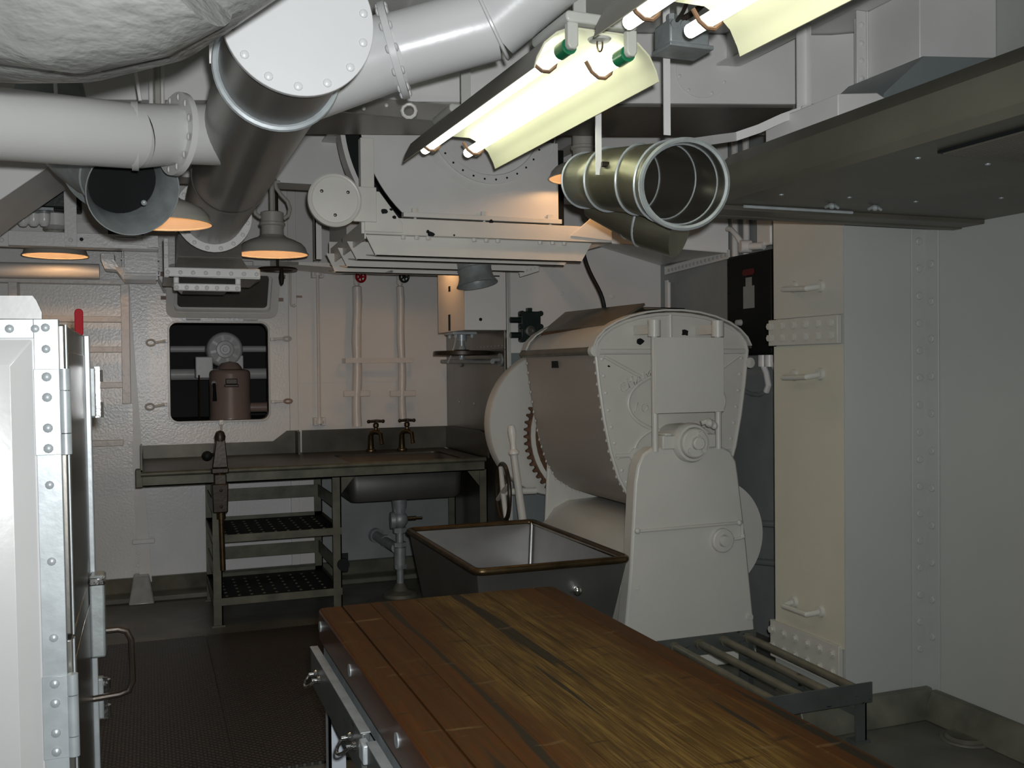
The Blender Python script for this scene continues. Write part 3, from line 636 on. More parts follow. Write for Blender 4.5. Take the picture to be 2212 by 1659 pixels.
for zsh in (.555, .160):
    s = M().box(LX[0]-.02, CYF+.02, zsh-.005, LX[1]+.02, 7.06, zsh).build('shelf', 'black', t)
    M().box(LX[0]-.028, CYF+.010, zsh-.028, LX[1]+.028, CYF+.02, zsh+.018).build('lip', fr, s)
    M().box(LX[0]-.028, 7.06, zsh-.028, LX[1]+.028, 7.07, zsh+.025).build('lip', fr, s)
    for x in (LX[0]-.03, LX[1]+.022): M().box(x, CYF+.02, zsh-.028, x+.008, 7.06, zsh+.018).build('lip', fr, s)
    hp = M()
    for ix in range(9):
        for iy in range(6):
            px_, py_ = LX[0]+.06+ix*.078, CYF+.14+iy*.10
            hp.lathe((px_, py_, zsh), (0, 0, 1), [(.011, 0), (.009, .004), (.006, .004), (.005, .0005)], 8)
    hp.build('dimples', 'counter_frame', s, kind='stuff')
    zb = zsh+.135 if zsh > .3 else zsh+.125
    M().box(LX[0]-.02, 7.05, zb, LX[1]+.02, 7.058, zb+.085).build('back_bar', fr, t)
    M().box(LX[1]-.005, CYF+.03, zb, LX[1]+.003, 7.05, zb+.085).build('side_bar', fr, t)
    M().box(LX[0]-.018, CYF+.03, zb, LX[0]-.010, 7.05, zb+.085).build('side_bar', fr, t)
# bowl
bo_, bi_ = rrect(1.235, 6.395, 2.035, 7.025, .06, 5), rrect(1.245, 6.405, 2.025, 7.015, .06, 5)
n = len(bo_); zb = .715
vs = [(x, y, ZC-.003) for x, y in bo_]+[(x, y, zb+.03) for x, y in bi_]+[(cx_*1+(x-cx_)*.96, cy_+(y-cy_)*.96, zb) for x, y in bi_ for cx_, cy_ in [(1.635, 6.71)]]
fs = [(i, (i+1) % n, n+(i+1) % n, n+i) for i in range(n)]+[(n+i, n+(i+1) % n, 2*n+(i+1) % n, 2*n+i) for i in range(n)]+[tuple(range(2*n, 3*n))]
o = M().add(vs, fs).build('bowl', 'bowl', t); sm = o.modifiers.new('thick', 'SOLIDIFY'); sm.thickness = .004
xv = A(863, 1120, Y=6.70).x
dz_ = lambda y: A(863, y, Y=6.70).z
d = M().cyl((xv, 6.7, zb+.002), (xv, 6.7, dz_(1108)), .06, .045, 16).cyl((xv, 6.7, dz_(1108)), (xv, 6.7, .012), .026, n=14).build('drain_pipe', 'galv', t)
M().ball((xv, 6.7, dz_(1122)), .062, 16).hexnut((xv, 6.7, dz_(1108)), (0, 0, 1), .05, .035).hexnut((xv, 6.7, dz_(1150)), (0, 0, 1), .05, .035).lathe((xv-.07, 6.68, dz_(1122)), (1, -.1, 0), [(1e-4, 0), (.06, 0), (.06, .03), (.02, .035)], 16).build('valve', 'galv', d)
M().cyl((xv+.05, 6.68, dz_(1120)), (xv+.11, 6.66, dz_(1119)), .014, n=8).cyl((xv+.11, 6.66, dz_(1119)), (xv+.155, 6.65, dz_(1119)), .008, n=8).build('valve_stem', 'brass', d)
M().hexnut((xv, 6.7, dz_(1180)), (0, 0, 1), .05, .03).cyl((xv, 6.7, dz_(1182)), (xv, 6.7, dz_(1225)), .042, n=16).hexnut((xv, 6.7, dz_(1228)), (0, 0, 1), .046, .03).build('coupling', 'galv', d)
e = A(815, 1165, Y=7.3)
M().cyl((xv-.02, 6.72, dz_(1185)), (e.x, 7.385, e.z+.02), .036, n=16).cyl((e.x, 7.385, e.z+.02), (e.x+.01, 7.34, e.z+.018), .056, n=16).cyl(lerp((xv, 6.7, dz_(1185)), (e.x, 7.385, e.z+.02), .5), lerp((xv, 6.7, dz_(1185)), (e.x, 7.385, e.z+.02), .56), .045, n=16).build('branch_pipe', 'galv', d)
M().lathe((xv, 6.7, .0), (0, 0, 1), [(.13, .0), (.12, .02), (.06, .04), (.03, .09)], 20).build('deck_flange', 'coaming', d)
M().cyl((LX[1]+.035, CYF-.005, .33), (LX[1]+.035, CYF+.02, .33), .04, n=18).box(LX[1]+.02, CYF+.02, .28, LX[1]+.07, CYF+.03, .40).build('hook_plate', 'black', t)

def faucet(px, lab):
    b = A(px, 972, Z=ZC)
    b = V(b.x, 7.22, ZC); b.x = A(px, 950, Y=7.22).x
    t = root('faucet', b, lab, 'faucet', 'brass taps at the sink')
    M().tube([b, b+V(0, 0, .115), b+V(.008, -.012, .140), b+V(.03, -.03, .147), b+V(.05, -.045, .143)], [.026, .020, .020, .020, .018], 12).build('body', 'brass', t)
    M().tube([b+V(.036, -.035, .145), b+V(.062, -.06, .133), b+V(.068, -.066, .075), b+V(.070, -.07, .055)], [.016, .016, .014, .018], 10).build('spout', 'brass', t)
    M().cyl(b+V(.034, -.03, .145), b+V(.034, -.03, .225), .014, .011, 10).lathe(b+V(.034, -.03, .175), (0, 0, 1), [(.012, 0), (.022, .01), (.022, .03), (.012, .04)], 12).build('stem', 'brass', t)
    M().tube([b+V(.034-.052, -.03, .225), b+V(.034, -.03, .228), b+V(.034+.052, -.03, .225)], [.010, .012, .010], 8).ball(b+V(.034-.055, -.03, .225), .014, 8).ball(b+V(.034+.055, -.03, .225), .014, 8).tube([b+V(.034, -.08, .225), b+V(.034, .02, .225)], .009, 8).build('cross_handle', 'bronze', t)
    M().lathe(b, (0, 0, 1), [(.04, 0), (.038, .012), (.026, .018)], 16).build('base_flange', 'brass', t)
faucet(801, 'left of the two dark brass taps standing behind the sink')
faucet(868, 'right of the two dark brass taps standing behind the sink')
# can opener clamped to the front edge
a = A(474, 1025, Y=CYF-.03); x = a.x; y = CYF-.045
t = root('can_opener', (x, y, ZC-.06), 'dark bronze crank can opener clamped to the counter edge', 'can opener')
M().box(x-.05, y-.02, ZC-.02, x+.055, CYF+.06, ZC+.018).box(x-.035, y-.03, ZC-.10, x+.04, y+.03, ZC-.02).hexa([(x-.045, y-.035, ZC-.26), (x+.045, y-.035, ZC-.26), (x+.045, y+.028, ZC-.26), (x-.045, y+.028, ZC-.26), (x-.05, y-.04, ZC-.08), (x+.05, y-.04, ZC-.08), (x+.05, y+.028, ZC-.08), (x-.05, y+.028, ZC-.08)]).build('clamp', 'bronze', t, .008)
M().cyl((x+.012, y, ZC-.62), (x+.0, y, ZC+.02), .017, n=12).cyl((x+.006, y, ZC-.30), (x+.004, y, ZC-.24), .028, n=12).build('shank', 'brass', t)
M().hexa([(x-.045, y-.03, ZC+.018), (x+.05, y-.03, ZC+.018), (x+.05, y+.03, ZC+.018), (x-.045, y+.03, ZC+.018), (x-.02, y-.025, ZC+.19), (x+.035, y-.025, ZC+.19), (x+.035, y+.025, ZC+.19), (x-.02, y+.025, ZC+.19)]).lathe((x+.006, y, ZC+.18), (0, 0, 1), [(.03, 0), (.034, .03), (.024, .06), (1e-4, .068)], 12).build('head', 'bronze', t, .006)
M().tube([(x-.03, y-.01, ZC+.10), (x-.09, y-.03, ZC+.10)], .011, 8).ball((x-.075, y-.04, ZC+.095), .032, 12).build('crank_knob', 'black', t)
rivets(t, [V(x+.005, y-.04, ZC-.12), V(x+.005, y-.04, ZC-.22)], (0, -1, 0), .010, 'bronze', 'bolt')

# ================================================================== box and shaft on the partition
XB = 2.217
a, b = A(948, 650, Y=6.62), A(1004, 715, Y=6.62)
t = root('shaft_motor_box', (1.95, 6.78, b.z), 'white wall box with a shaft and flat disc below it, on the steel partition', 'machine')
x0 = A(948, 650, Y=7.0).x; zb = A(1004, 712, Y=6.45).z
x0, x1 = 1.93, XB-.0005
zb = A(1004, 713, X=x0).z; zt = A(1000, 590, Y=6.75).z-.012
y0 = A(1004, 660, X=x0).y; y1 = A(946, 660, X=x0).y
bx = M().box(x0, y0, zb, x1, y1, zt).build('box', 'wall_smooth', t, .004)
for py, hh in ((624, .018), (697, .055)):
    q = A(971, py, X=x0); M().box(x0-.002, q.y-.022, q.z-hh, x0+.005, q.y+.022, q.z+hh).build('slot', 'black', bx)
q = A(1038, 690, Y=y0); M().cyl((q.x, y0-.003, q.z), (q.x, y0+.01, q.z), .011, n=10).build('screw_hole', 'black', bx)
sx, sy = x0+.09, (y0+y1)/2+.02
sx, sy = 2.03, A(997, 740, X=2.03).y
M().box(sx-.09, sy-.10, zb-.018, sx+.08, sy+.10, zb).build('flange', 'trim', t, .003)
for ax_, ay in ((-.06, -.07), (.055, -.07), (-.06, .07), (.055, .07)): M().hexnut((sx+ax_, sy+ay, zb-.04), (0, 0, 1), .016, .022).build('bolt', 'trim', t)
zd = A(997, 763, X=sx).z
M().cyl((sx, sy, zd-.03), (sx, sy, zb-.018), .02, n=14).cyl((sx, sy, zb-.06), (sx, sy, zb-.018), .036, n=14).cyl((sx, sy, zd+.016), (sx, sy, zd+.05), .036, .024, 14).build('shaft', 'trim', t)
M().lathe((sx, sy, zd), (0, 0, 1), [(1e-4, -.016), (.185, -.016), (.195, -.012), (.195, .012), (.185, .016), (.06, .016), (.05, .024), (1e-4, .024)], 40).build('disc', 'bronze', t)
M().hexnut((sx, sy, zd-.045), (0, 0, 1), .02, .03).build('nut', 'trim', t)
M().tube(bez((sx-.05, sy-.03, zb-.02), (sx-.05, sy-.03, zb-.1), (sx-.09, sy-.03, zb-.16), (sx-.10, sy, zb-.21), 8), .006, 6).build('wire', 'socket', t)
h0, h1 = A(955, 781, X=2.15), A(1064, 781, X=2.15)
t = root('grab_rail', (2.16, (h0.y+h1.y)/2, h0.z), 'horizontal steel grab rail on the partition under the flat disc', 'rail')
M().tube([h0, h1], .016, 12).build('rail', 'galv', t)
for yy in (h1.y+.02, h0.y-.28):
    M().cyl((2.15, yy, h0.z), (XB-.0005, yy, h0.z), .012, n=10).cyl((XB-.012, yy, h0.z), (XB-.0005, yy, h0.z), .045, n=18).build('bracket', 'galv', t)
# dark switch box on the alcove wall
YA = 6.07
a, b = A(1124, 675, Y=YA-.05), A(1162, 737, Y=YA-.05)
t = root('switch_box', ((a.x+b.x)/2, YA, b.z), 'dark green-black cast switch box on the alcove wall behind the mixer', 'switch box')
M().box(a.x, YA-.08, b.z, b.x, YA-.0005, a.z).box(a.x-.008, YA-.088, b.z-.006, b.x+.008, YA-.075, a.z+.006).build('housing', 'green_black', t, .006)
for x in (a.x-.004, b.x+.004):
    for z in (b.z+.008, (a.z+b.z)/2, a.z-.008): M().cyl((x, YA-.1, z), (x, YA-.06, z), .018, n=10).build('lug', 'green_black', t)
cw = A(1145, 715, Y=YA-.09); M().lathe(cw, (0, -1, 0), [(.034, -.002), (.034, .012), (.022, .014), (.020, .002), (1e-4, .002)], 20).build('dial_ring', 'steel', t)
M().cyl(A(1145, 695, Y=YA-.085), A(1145, 695, Y=YA-.085)+V(0, -.02, 0), .018, n=12).box((a.x+b.x)/2-.015, YA-.07, a.z, (a.x+b.x)/2+.015, YA-.03, a.z+.03).build('knob', 'green_black', t)
for z in (b.z+.04, a.z-.05): M().cyl((a.x-.07, YA-.045, z), (a.x, YA-.045, z), .02, n=12).build('cable_gland', 'green_black', t)
M().cyl(((a.x+b.x)/2, YA-.04, b.z-.18), ((a.x+b.x)/2, YA-.04, b.z), .02, n=12).build('conduit', 'green_black', t)
# black electrical panel on the hull
XH = 3.30
p0, p1, p2, p3 = A(1573, 556, X=XH), A(1670, 542, X=XH), A(1674, 766, X=XH), A(1577, 705, X=XH)
t = root('electrical_panel', (3.35, (p0.y+p1.y)/2, p2.z), 'tall black electrical panel on the hull wall between mixer and pillar', 'electrical panel')
M().box(XH, p1.y, p2.z, 3.3995, p0.y, p0.z).build('cabinet', 'black', t, .006)
M().box(XH-.012, p1.y+.005, p2.z+.01, XH, p0.y-.005, p0.z-.01).build('door', 'black', t, .004)
q = A(1618, 640, X=XH-.012); M().box(XH-.015, q.y-.055, q.z-.07, XH-.0125, q.y+.055, q.z+.06).box(XH-.015, q.y-.03, q.z+.06, XH-.0125, q.y+.03, q.z+.11).build('label_plate', 'hull', t)
q = A(1617, 588, X=XH-.012); M().prism(rrect(q.y-.06, q.z-.018, q.y+.06, q.z+.018, .018, 4), 'YZ', XH-.015, XH-.0125).build('red_plate', 'dim_red', t)['label'] = 'small oval faded red plate'
q = A(1600, 697, X=XH-.012); M().cyl(q, q+V(-.03, 0, 0), .02, .016, 12).build('knob', 'socket', t)
rivets(t, [V(XH-.012, yy, z) for yy in (p0.y-.02, p1.y+.02) for z in lin(p2.z+.05, p0.z-.05, 4)], (-1, 0, 0), .010, 'black', 'screw')
for k, (px, e1, e2) in enumerate((((1648, 766), (1660, 832), (1655, 846)), ((1662, 766), (1675, 795), (1690, 812)))):
    a = A(px[0], px[1], X=3.36); b = A(*e1, X=3.37); c = A(*e2, X=3.37)
    tt = root('conduit', a, ('left' if k == 0 else 'right')+' of the pale conduits leaving the bottom of the black panel', 'conduit', 'conduits under the black panel')
    M().tube([a+V(0, 0, .0), a+V(0, 0, -.06), lerp(a, b, .6), b, c], .018, 10).build('pipe', 'wall_smooth', tt)
    M().cyl(a+V(0, 0, -.07), a+V(0, 0, -.003), .03, n=14).build('coupling', 'wall_smooth', tt)
tag(M().tube([A(1655, 846, X=3.375), A(1640, 853, X=3.375), A(1622, 851, X=3.375), A(1604, 843, X=3.375)], .014, 8).build('cable', 'galv'), 'sagging grey cable on the hull wall below the conduits', 'cable')
a = A(1606, 505, X=3.30)
t = root('dog_lever', a, 'white lever handle on a short shaft above the black panel', 'lever')
b = A(1608, 533, X=3.30)
M().tube([A(1572, 494, X=3.27), A(1580, 496, X=3.27), A(1592, 510, X=3.28), b], [.016, .015, .016, .02], 10).build('lever', 'wall_smooth', t)
M().cyl(b+V(.03, -.02, 0), b+V(-.03, .0, 0), .038, n=16).cyl(b, A(1650, 531, X=3.34), .022, n=12).build('hub', 'wall_smooth', t)
q = A(1655, 520, X=3.36); M().box(3.34, q.y-.07, q.z-.03, 3.3995, q.y+.07, q.z+.16).build('bracket', 'frame', t, .01)
for px in (1588, 1612):
    q = A(px, 500, X=3.37); tag(M().tube([V(3.37, q.y, 2.26), V(3.37, q.y, 3.0)], .02, 10).build('riser_pipe', 'wall_smooth'), ('left' if px == 1588 else 'right')+' of the two white pipes running up behind the lever', 'pipe', 'riser pipes above the black panel')
for py, k in ((1140, 'upper'), (1225, 'lower')):
    a, b = A(1656, py+4, X=3.36), A(1700, py-6, X=3.36)
    tag(M().tube([a+V(0, .3, 0), b], .02, 10).build('hull_pipe', 'hull'), '%s of the thin grey pipes low on the hull wall behind the mixer' % k, 'pipe', 'low hull pipes')
# ================================================================== dough mixer
YF = 4.45; XM = 2.685
t = mixer = root('dough_mixer', (XM, 5.1, 0), 'large ivory painted dough mixer with tilted steel tub in the alcove', 'mixer')
stand = [(2.245, .0), (2.305, .55), (2.335, 1.0), (2.352, 1.09), (2.385, 1.15), (2.435, 1.18), (2.86, 1.17), (2.91, 1.145), (2.945, 1.09), (2.957, 1.02), (3.005, .65), (3.075, .0)]
M().prism(stand, 'XZ', YF, YF+.10).build('front_stand', 'mixer', t, .012)
M().prism([(x*.9+XM*.1-.01, z) for x, z in stand], 'XZ', 5.673, 5.697).build('back_stand', 'mixer', t, .01)
# base casing between the stands
prof = [(2.30, .0), (2.30, .50), (2.33, .62), (2.40, .71), (2.50, .755), (2.70, .765), (2.90, .73), (3.0, .6), (3.02, .0)]
M().prism(prof, 'XZ', YF+.101, 5.70).build('base_casing', 'mixer', t, .01)
# bearing hub
hc = A(1500, 957, Y=YF-.05); hx, hz = hc.x, hc.z
h = M().lathe((hx, YF+.20, hz), (0, -1, 0), [(1e-4, 0), (.088, 0), (.098, .10), (.098, .19), (.104, .195), (.104, .225), (.095, .245), (.083, .247), (.08, .238), (.076, .262), (.07, .268), (1e-4, .268)], 40).build('bearing_cap', 'mixer', t)
M().lathe((hx+.005, YF-.068, hz), (0, -1, 0), [(.034, 0), (.034, .025), (.028, .03), (1e-4, .03)], 24).build('shaft_end', 'mixer', h)
rivets(h, [V(hx+math.cos(an)*.055, YF-.068, hz+math.sin(an)*.055) for an in (1.15, -.75, -2.4)], (0, -1, 0), .015, 'mixer', 'bolt', 'hex')
M().box(hx+.085, YF-.02, hz-.03, hx+.15, YF+.06, hz+.04).build('bearing_collar', 'mixer', t, .006)
M().box(hx-.17, YF-.02, hz-.03, hx-.085, YF+.06, hz+.04).box(hx-.16, YF-.03, hz+.039, hx-.12, YF+.05, hz+.055).build('bearing_collar', 'mixer', t, .006)
M().tube([(hx+.06, YF-.02, hz+.10), (hx+.10, YF-.03, hz+.115), (hx+.125, YF-.03, hz+.10)], .014, 8).ball((hx+.10, YF-.035, hz+.10), .024, 8).ball((hx+.13, YF-.035, hz+.085), .02, 8).build('grease_fitting', 'mixer', t)
# guide posts and guard plate
px0, px1 = A(1414, 800, Y=YF).x, A(1551, 800, Y=YF).x
for x, zb in ((px0, 1.16), (px1, 1.16)):
    p = M().cyl((x, YF, zb), (x, YF, 1.80), .017, n=14).build('post', 'mixer', t)
    M().cyl((x, YF, 1.755), (x, YF, 1.84), .033, n=18).box(x-.015, YF, 1.77, x+.015, YF+.20, 1.82).build('collar', 'mixer', p)
M().box(px0-.012, YF-.026, A(1480, 891, Y=YF).z, px1+.02, YF-.017, A(1480, 729, Y=YF).z).build('guard_plate', 'mixer', t, .002)
# tub
YT0, YT1 = 4.665, 5.66
tl = lambda px, py: (A(px, py, Y=YT0).x, A(px, py, Y=YT0).z)
L = [tl(1284, 758), tl(1292, 830), tl(1303, 905), tl(1317, 975), tl(1334, 1030), tl(1358, 1075)]
xc_ = (L[0][0]+tl(1611, 760)[0])/2
zbot = .80
bot = [(xc_-.16, .825), (xc_-.08, .803), (xc_, .797)]
half = L+bot
tubp = half+[(2*xc_-x, z) for x, z in reversed(half[:-1])]
# shell, with an opening on top
tn = [(xc_+(x-xc_)*.985, z+.006*(z < 1.2)) for x, z in tubp]
strip = list(tubp)+list(reversed(tn))
M().prism(strip, 'XZ', YT0+.01, YT1).build('tub_shell', 'tub', t, 0, 30)
ztop = L[0][1]; hw = xc_-L[0][0]
arc = [(xc_+hw*math.cos(a), ztop+.20*math.sin(a)) for a in [PI*k/14 for k in range(1, 14)]]
endp = half+[(2*xc_-x, z) for x, z in reversed(half[:-1])]+arc
ep = M().prism(endp, 'XZ', YT0-.012, YT0+.014).build('end_plate', 'mixer_chip', t, .003)
M().prism(endp, 'XZ', YT1-.014, YT1+.01).build('end_plate', 'mixer', t, .003)
# raised border and ribs of the front casting
YR = YT0-.012
def path(pts, r, name='rib', par=ep): M().tube([V(x, YR, z) for x, z in pts], r, 8).build(name, 'mixer', par)
path(endp+[endp[0]], .010, 'border')
path([(xc_-hw+.02, ztop-.005), (xc_+hw-.02, ztop-.005)], .015)
el = [(xc_+.02+.30*math.cos(a), 1.405+.165*math.sin(a)) for a in [2*PI*k/40 for k in range(41)]]
path(el, .011, 'oval_rib')
path([(xc_-hw+.05, ztop-.03), (xc_-.20, 1.545)], .010); path([(xc_+hw-.05, ztop-.03), (xc_+.24, 1.545)], .010)
path([(xc_-hw+.11, 1.125), (xc_+hw-.11, 1.125)], .012)
path(bez((xc_-.25, 1.13, 0), (xc_-.24, 1.2, 0), (xc_-.2, 1.23, 0), (xc_-.12, 1.265, 0), 8) and [(p.x, p.y) for p in bez((xc_-.25, 1.13, 0), (xc_-.24, 1.2, 0), (xc_-.2, 1.23, 0), (xc_-.12, 1.265, 0), 8)], .010)
path([(p.x, p.y) for p in bez((xc_+.28, 1.13, 0), (xc_+.27, 1.2, 0), (xc_+.23, 1.23, 0), (xc_+.15, 1.265, 0), 8)], .010)
path([(xc_-.02, ztop), (xc_-.02, ztop+.195)], .012)
M().lathe((xc_-.235, YR, 1.125), (0, -1, 0), [(.042, 0), (.04, .016), (1e-4, .018)], 20).build('boss', 'mixer', ep)
rv = []
for (a, b) in zip(half[:-3], half[1:-2]):
    for k in range(2):
        q = lerp((a[0], YR, a[1]), (b[0], YR, b[1]), k/2+.25); rv.append(q+V(.032, 0, 0)); rv.append(V(2*xc_-q.x-.032, YR, q.z))
rivets(ep, rv, (0, -1, 0), .011, 'mixer')
sh = []
for (a, b) in zip(half[:-2], half[1:-1]):
    for k in range(3): q = lerp((a[0], YT0+.006, a[1]), (b[0], YT0+.006, b[1]), k/3); sh += [q+V(-.004, 0, 0), V(2*xc_-q.x+.004, q.y, q.z)]; 
rivets(ep, sh[::1], (-1, 0, .2), .010, 'mixer')
sb = [V(q.x-.004, YT1-.02, q.z) for q in sh if q.x < xc_]
rivets(t, sb, (-1, 0, .2), .010, 'mixer')
for k, (px, py, r_) in enumerate(((1383, 737, .022), (1480, 719, .024), (1315, 791, .007))): chip(ep, A(px, py, Y=YR-.001), r_, k)
# raised letters around the oval
def letter(ch, x, z, rot, size=.072):
    cu = bpy.data.curves.new('letter', 'FONT'); cu.body = ch; cu.size = size; cu.extrude = .010; cu.align_x = 'CENTER'; cu.align_y = 'CENTER'
    o = bpy.data.objects.new('letter', cu); COL.objects.link(o)
    me = bpy.data.meshes.new_from_object(o.evaluated_get(bpy.context.evaluated_depsgraph_get())); bpy.data.objects.remove(o)
    me.materials.clear(); me.materials.append(MT['mixer']); o = bpy.data.objects.new('letter', me); COL.objects.link(o); o.parent = ep
    off = OFF[ep.name]; o.location = V(x, YR-.003, z)-off; o.rotation_euler = (PI/2, -rot, 0); OFF[o.name] = off
for ch, px, py, rot in (('C', 1348, 838, .55), ('H', 1363, 826, .42), ('A', 1380, 819, .28), ('M', 1399, 812, .18)):
    q = A(px, py, Y=YR); letter(ch, q.x, q.z, rot)
for ch, px, py, rot in (('J', 1376, 879, -.28), ('O', 1393, 882, -.18), ('L', 1411, 884, -.1)):
    q = A(px, py, Y=YR); letter(ch, q.x, q.z, rot, .062)
# roof of the tub, hood bands and lids
def roofp(r0, r1, a0, a1, n=14): return [(xc_+(hw+r1)*math.cos(a), ztop+(.20+r1)*math.sin(a)) for a in lin(a0, a1, n)]+[(xc_+(hw+r0)*math.cos(a), ztop+(.20+r0)*math.sin(a)) for a in lin(a1, a0, n)]
M().prism(roofp(-.012, 0, 0, PI), 'XZ', YT0+.014, YT1-.014).build('tub_roof', 'mixer', t)
for y in (YT0-.03, YT1-.05):
    M().prism(roofp(.016, .026, .12, PI-.10), 'XZ', y, y+.075).build('hood_band', 'mixer', t)
M().cyl((xc_-hw-.012, YT0-.01, ztop-.0), (xc_-hw-.012, YT1+.02, ztop-.0), .022, n=14).build('lid_hinge_bar', 'lid', t)
M().lathe((xc_+hw+.015, YR, ztop-.07), (0, -1, 0), [(.03, -.02), (.03, .01), (1e-4, .015)], 16).lathe((xc_-hw-.005, YR-.005, ztop-.0), (0, -1, 0), [(.034, -.02), (.03, .01), (1e-4, .015)], 16).build('hinge_boss', 'mixer', t)
# raised lid leaning back
c0, c1 = A(1172, 717, Y=5.55), A(1312, 703, Y=4.78)
x_l = xc_-.30
zf = A(1240, 712, Y=5.15).z
lp0, lp1 = V(A(1316, 704, Y=4.80).x, 4.80, A(1316, 704, Y=4.80).z), V(A(1172, 718, Y=5.62).x, 5.62, A(1172, 718, Y=5.62).z)
lu0, lu1 = A(1393, 657, Y=4.92), A(1222, 676, Y=5.72)
nrm = (lp1-lp0).cross(lu0-lp0).normalized()*.007
M().hexa([lp0-nrm, lp1-nrm, lp1+nrm, lp0+nrm, lu0-nrm, lu1-nrm, lu1+nrm, lu0+nrm]).build('lid', 'lid', t)
M().bar(lp0+V(0, 0, -.012), lp1+V(0, 0, -.012), .02, .022).bar(lp0+V(0, 0, -.036), lp1+V(0, 0, -.036), .016, .012).build('lid_edge', 'rust', t)
M().hexa([lu0+V(-.02, 0, -.015), lu1+V(-.02, 0, -.02), lu1+V(.0, 0, -.025), lu0+V(0, 0, -.03), lu0+V(.26, .0, -.03), lu1+V(.26, 0, -.03), lu1+V(.26, 0, -.02), lu0+V(.26, 0, -.02)]).build('lid_back', 'lid', t)
a, b = A(1617, 742, Y=YT0), A(1612, 690, Y=YT0)
M().prism(roofp(.03, .04, .05, .75, 10), 'XZ', YT0+.0, YT1).build('right_lid', 'lid', t)
q = A(1206, 788, X=L[0][0]+.02)
M().box(q.x-.03, q.y-.03, q.z-.018, q.x+.01, q.y+.03, q.z+.022).build('catch', 'black', t)
# gear guard and gear at the back
M().lathe((2.49, 5.90, 1.24), (0, -1, 0), [(1e-4, 0), (.475, 0), (.475, .09), (.468, .10), (1e-4, .10)], 64).build('gear_guard', 'mixer', t)
gp = []
n = 64; gx, gz, gr = 2.70, 1.17, .475
for k in range(n):
    for d, r in ((0, gr), (.25, gr), (.45, gr-.024), (.8, gr-.024)):
        an = 2*PI*(k+d)/n; gp.append((gx+r*math.cos(an), gz+r*math.sin(an)))
M().prism(gp, 'XZ', 5.715, 5.745).build('gear', 'rust', t)
M().lathe((gx, 5.708, gz), (0, -1, 0), [(.44, -.01), (.44, .004), (.41, .004), (.41, -.01)], 48).build('gear_rim', 'mixer', t)
# front pulley guard and small bearing
sc = A(1563, 1168, Y=YF-.02)
M().lathe((sc.x+.03, 4.655, sc.z+.0), (0, -1, 0), [(1e-4, 0), (.315, 0), (.315, .08), (.31, .09), (1e-4, .09)], 56).build('pulley_guard', 'mixer', t)
b_ = M().lathe((sc.x, YF+.01, sc.z), (0, -1, 0), [(1e-4, 0), (.066, 0), (.064, .03), (.058, .036), (.034, .038), (.03, .03), (.028, .036), (.026, .046), (1e-4, .048)], 32).build('small_bearing', 'mixer', t)
oil = [A(x, y, Y=YF-.012) for x, y in ((1079, 1149), (1380, 1140), (1597, 1129), (1603, 1132), (1604, 1158), (1599, 1163), (1585, 1165))]
oil[0] = A(1377, 1147, Y=YF-.012); oil[1] = A(1390, 1147, Y=YF-.012)
M().tube(oil, .0085, 8).build('oil_pipe', 'mixer', t)
for q in (oil[0], oil[2], oil[4]): M().ball(q, .016, 10).build('elbow', 'mixer', t)
for px, py in ((1377, 1268),): q = A(px, py, Y=YF); M().box(q.x-.012, YF-.006, q.z-.016, q.x+.012, YF+.01, q.z+.016).build('bolt', 'mixer', t, .002)
rivets(t, [A(1618, 1332, Y=YF)], (0, -1, 0), .017, 'mixer', 'bolt', 'hex')
# control lever and hand wheel
a, b = A(1105, 920, Y=5.62), A(1135, 1125, Y=5.58)
lv = M().cyl(A(1109, 975, Y=5.61), V(b.x+.03, b.y, .30), .022, .030, 14).build('control_lever', 'mixer', t)
M().lathe(A(1110, 980, Y=5.61), A(1104, 915, Y=5.62)-A(1110, 980, Y=5.61), [(.024, -.01), (.034, 0), (.034, .012), (.018, .03), (.017, .06), (.026, .12), (.026, .15), (.018, .175), (1e-4, .18)], 14).build('lever_grip', 'frame', lv)
wc = A(1087, 1063, Y=5.75); R = .178
ax = V(-1, .12, 0).normalized(); p_, q_, c_ = basis(ax)
hw_ = M().tube([wc+(p_*math.cos(k*PI/18)+q_*math.sin(k*PI/18))*R for k in range(36)], .014, 8, closed=True).build('hand_wheel', 'bronze', t)
for k in range(4):
    an = k*PI/2+.4; M().cyl(wc, wc+(p_*math.cos(an)+q_*math.sin(an))*(R-.012), .018, .014, 10).build('spoke', 'mixer', hw_)
M().cyl(wc, V(2.3, wc.y-.02, wc.z), .022, n=12).cyl(wc-ax*-.03, wc+ax*.03, .035, n=14).build('hub', 'mixer', hw_)
# power cord up to the ventilator
a = A(1258, 556, Y=5.45); b = A(1314, 662, Y=5.30)
tag(M().tube(bez(b+V(.0, .05, -.03), b+V(-.03, .0, .12), a+V(.04, 0, -.15), a+V(0, 0, .06), 10), .013, 8).build('power_cord', 'black'), 'black cord running from the ceiling ventilator down behind the mixer lid', 'cord')

# ================================================================== refrigerator
t = fridge = root('refrigerator', (-.62, 2.8, 0), 'tall white refrigerator cabinet with riveted metal trim at the left edge', 'refrigerator')
FX, FY0, FY1, FZ = -.196, 2.40, 3.16, 1.716
M().box(-1.15, FY0+.006, .0, FX-.012, FY1+.02, FZ-.005).build('cabinet', 'fridge', t, .004)
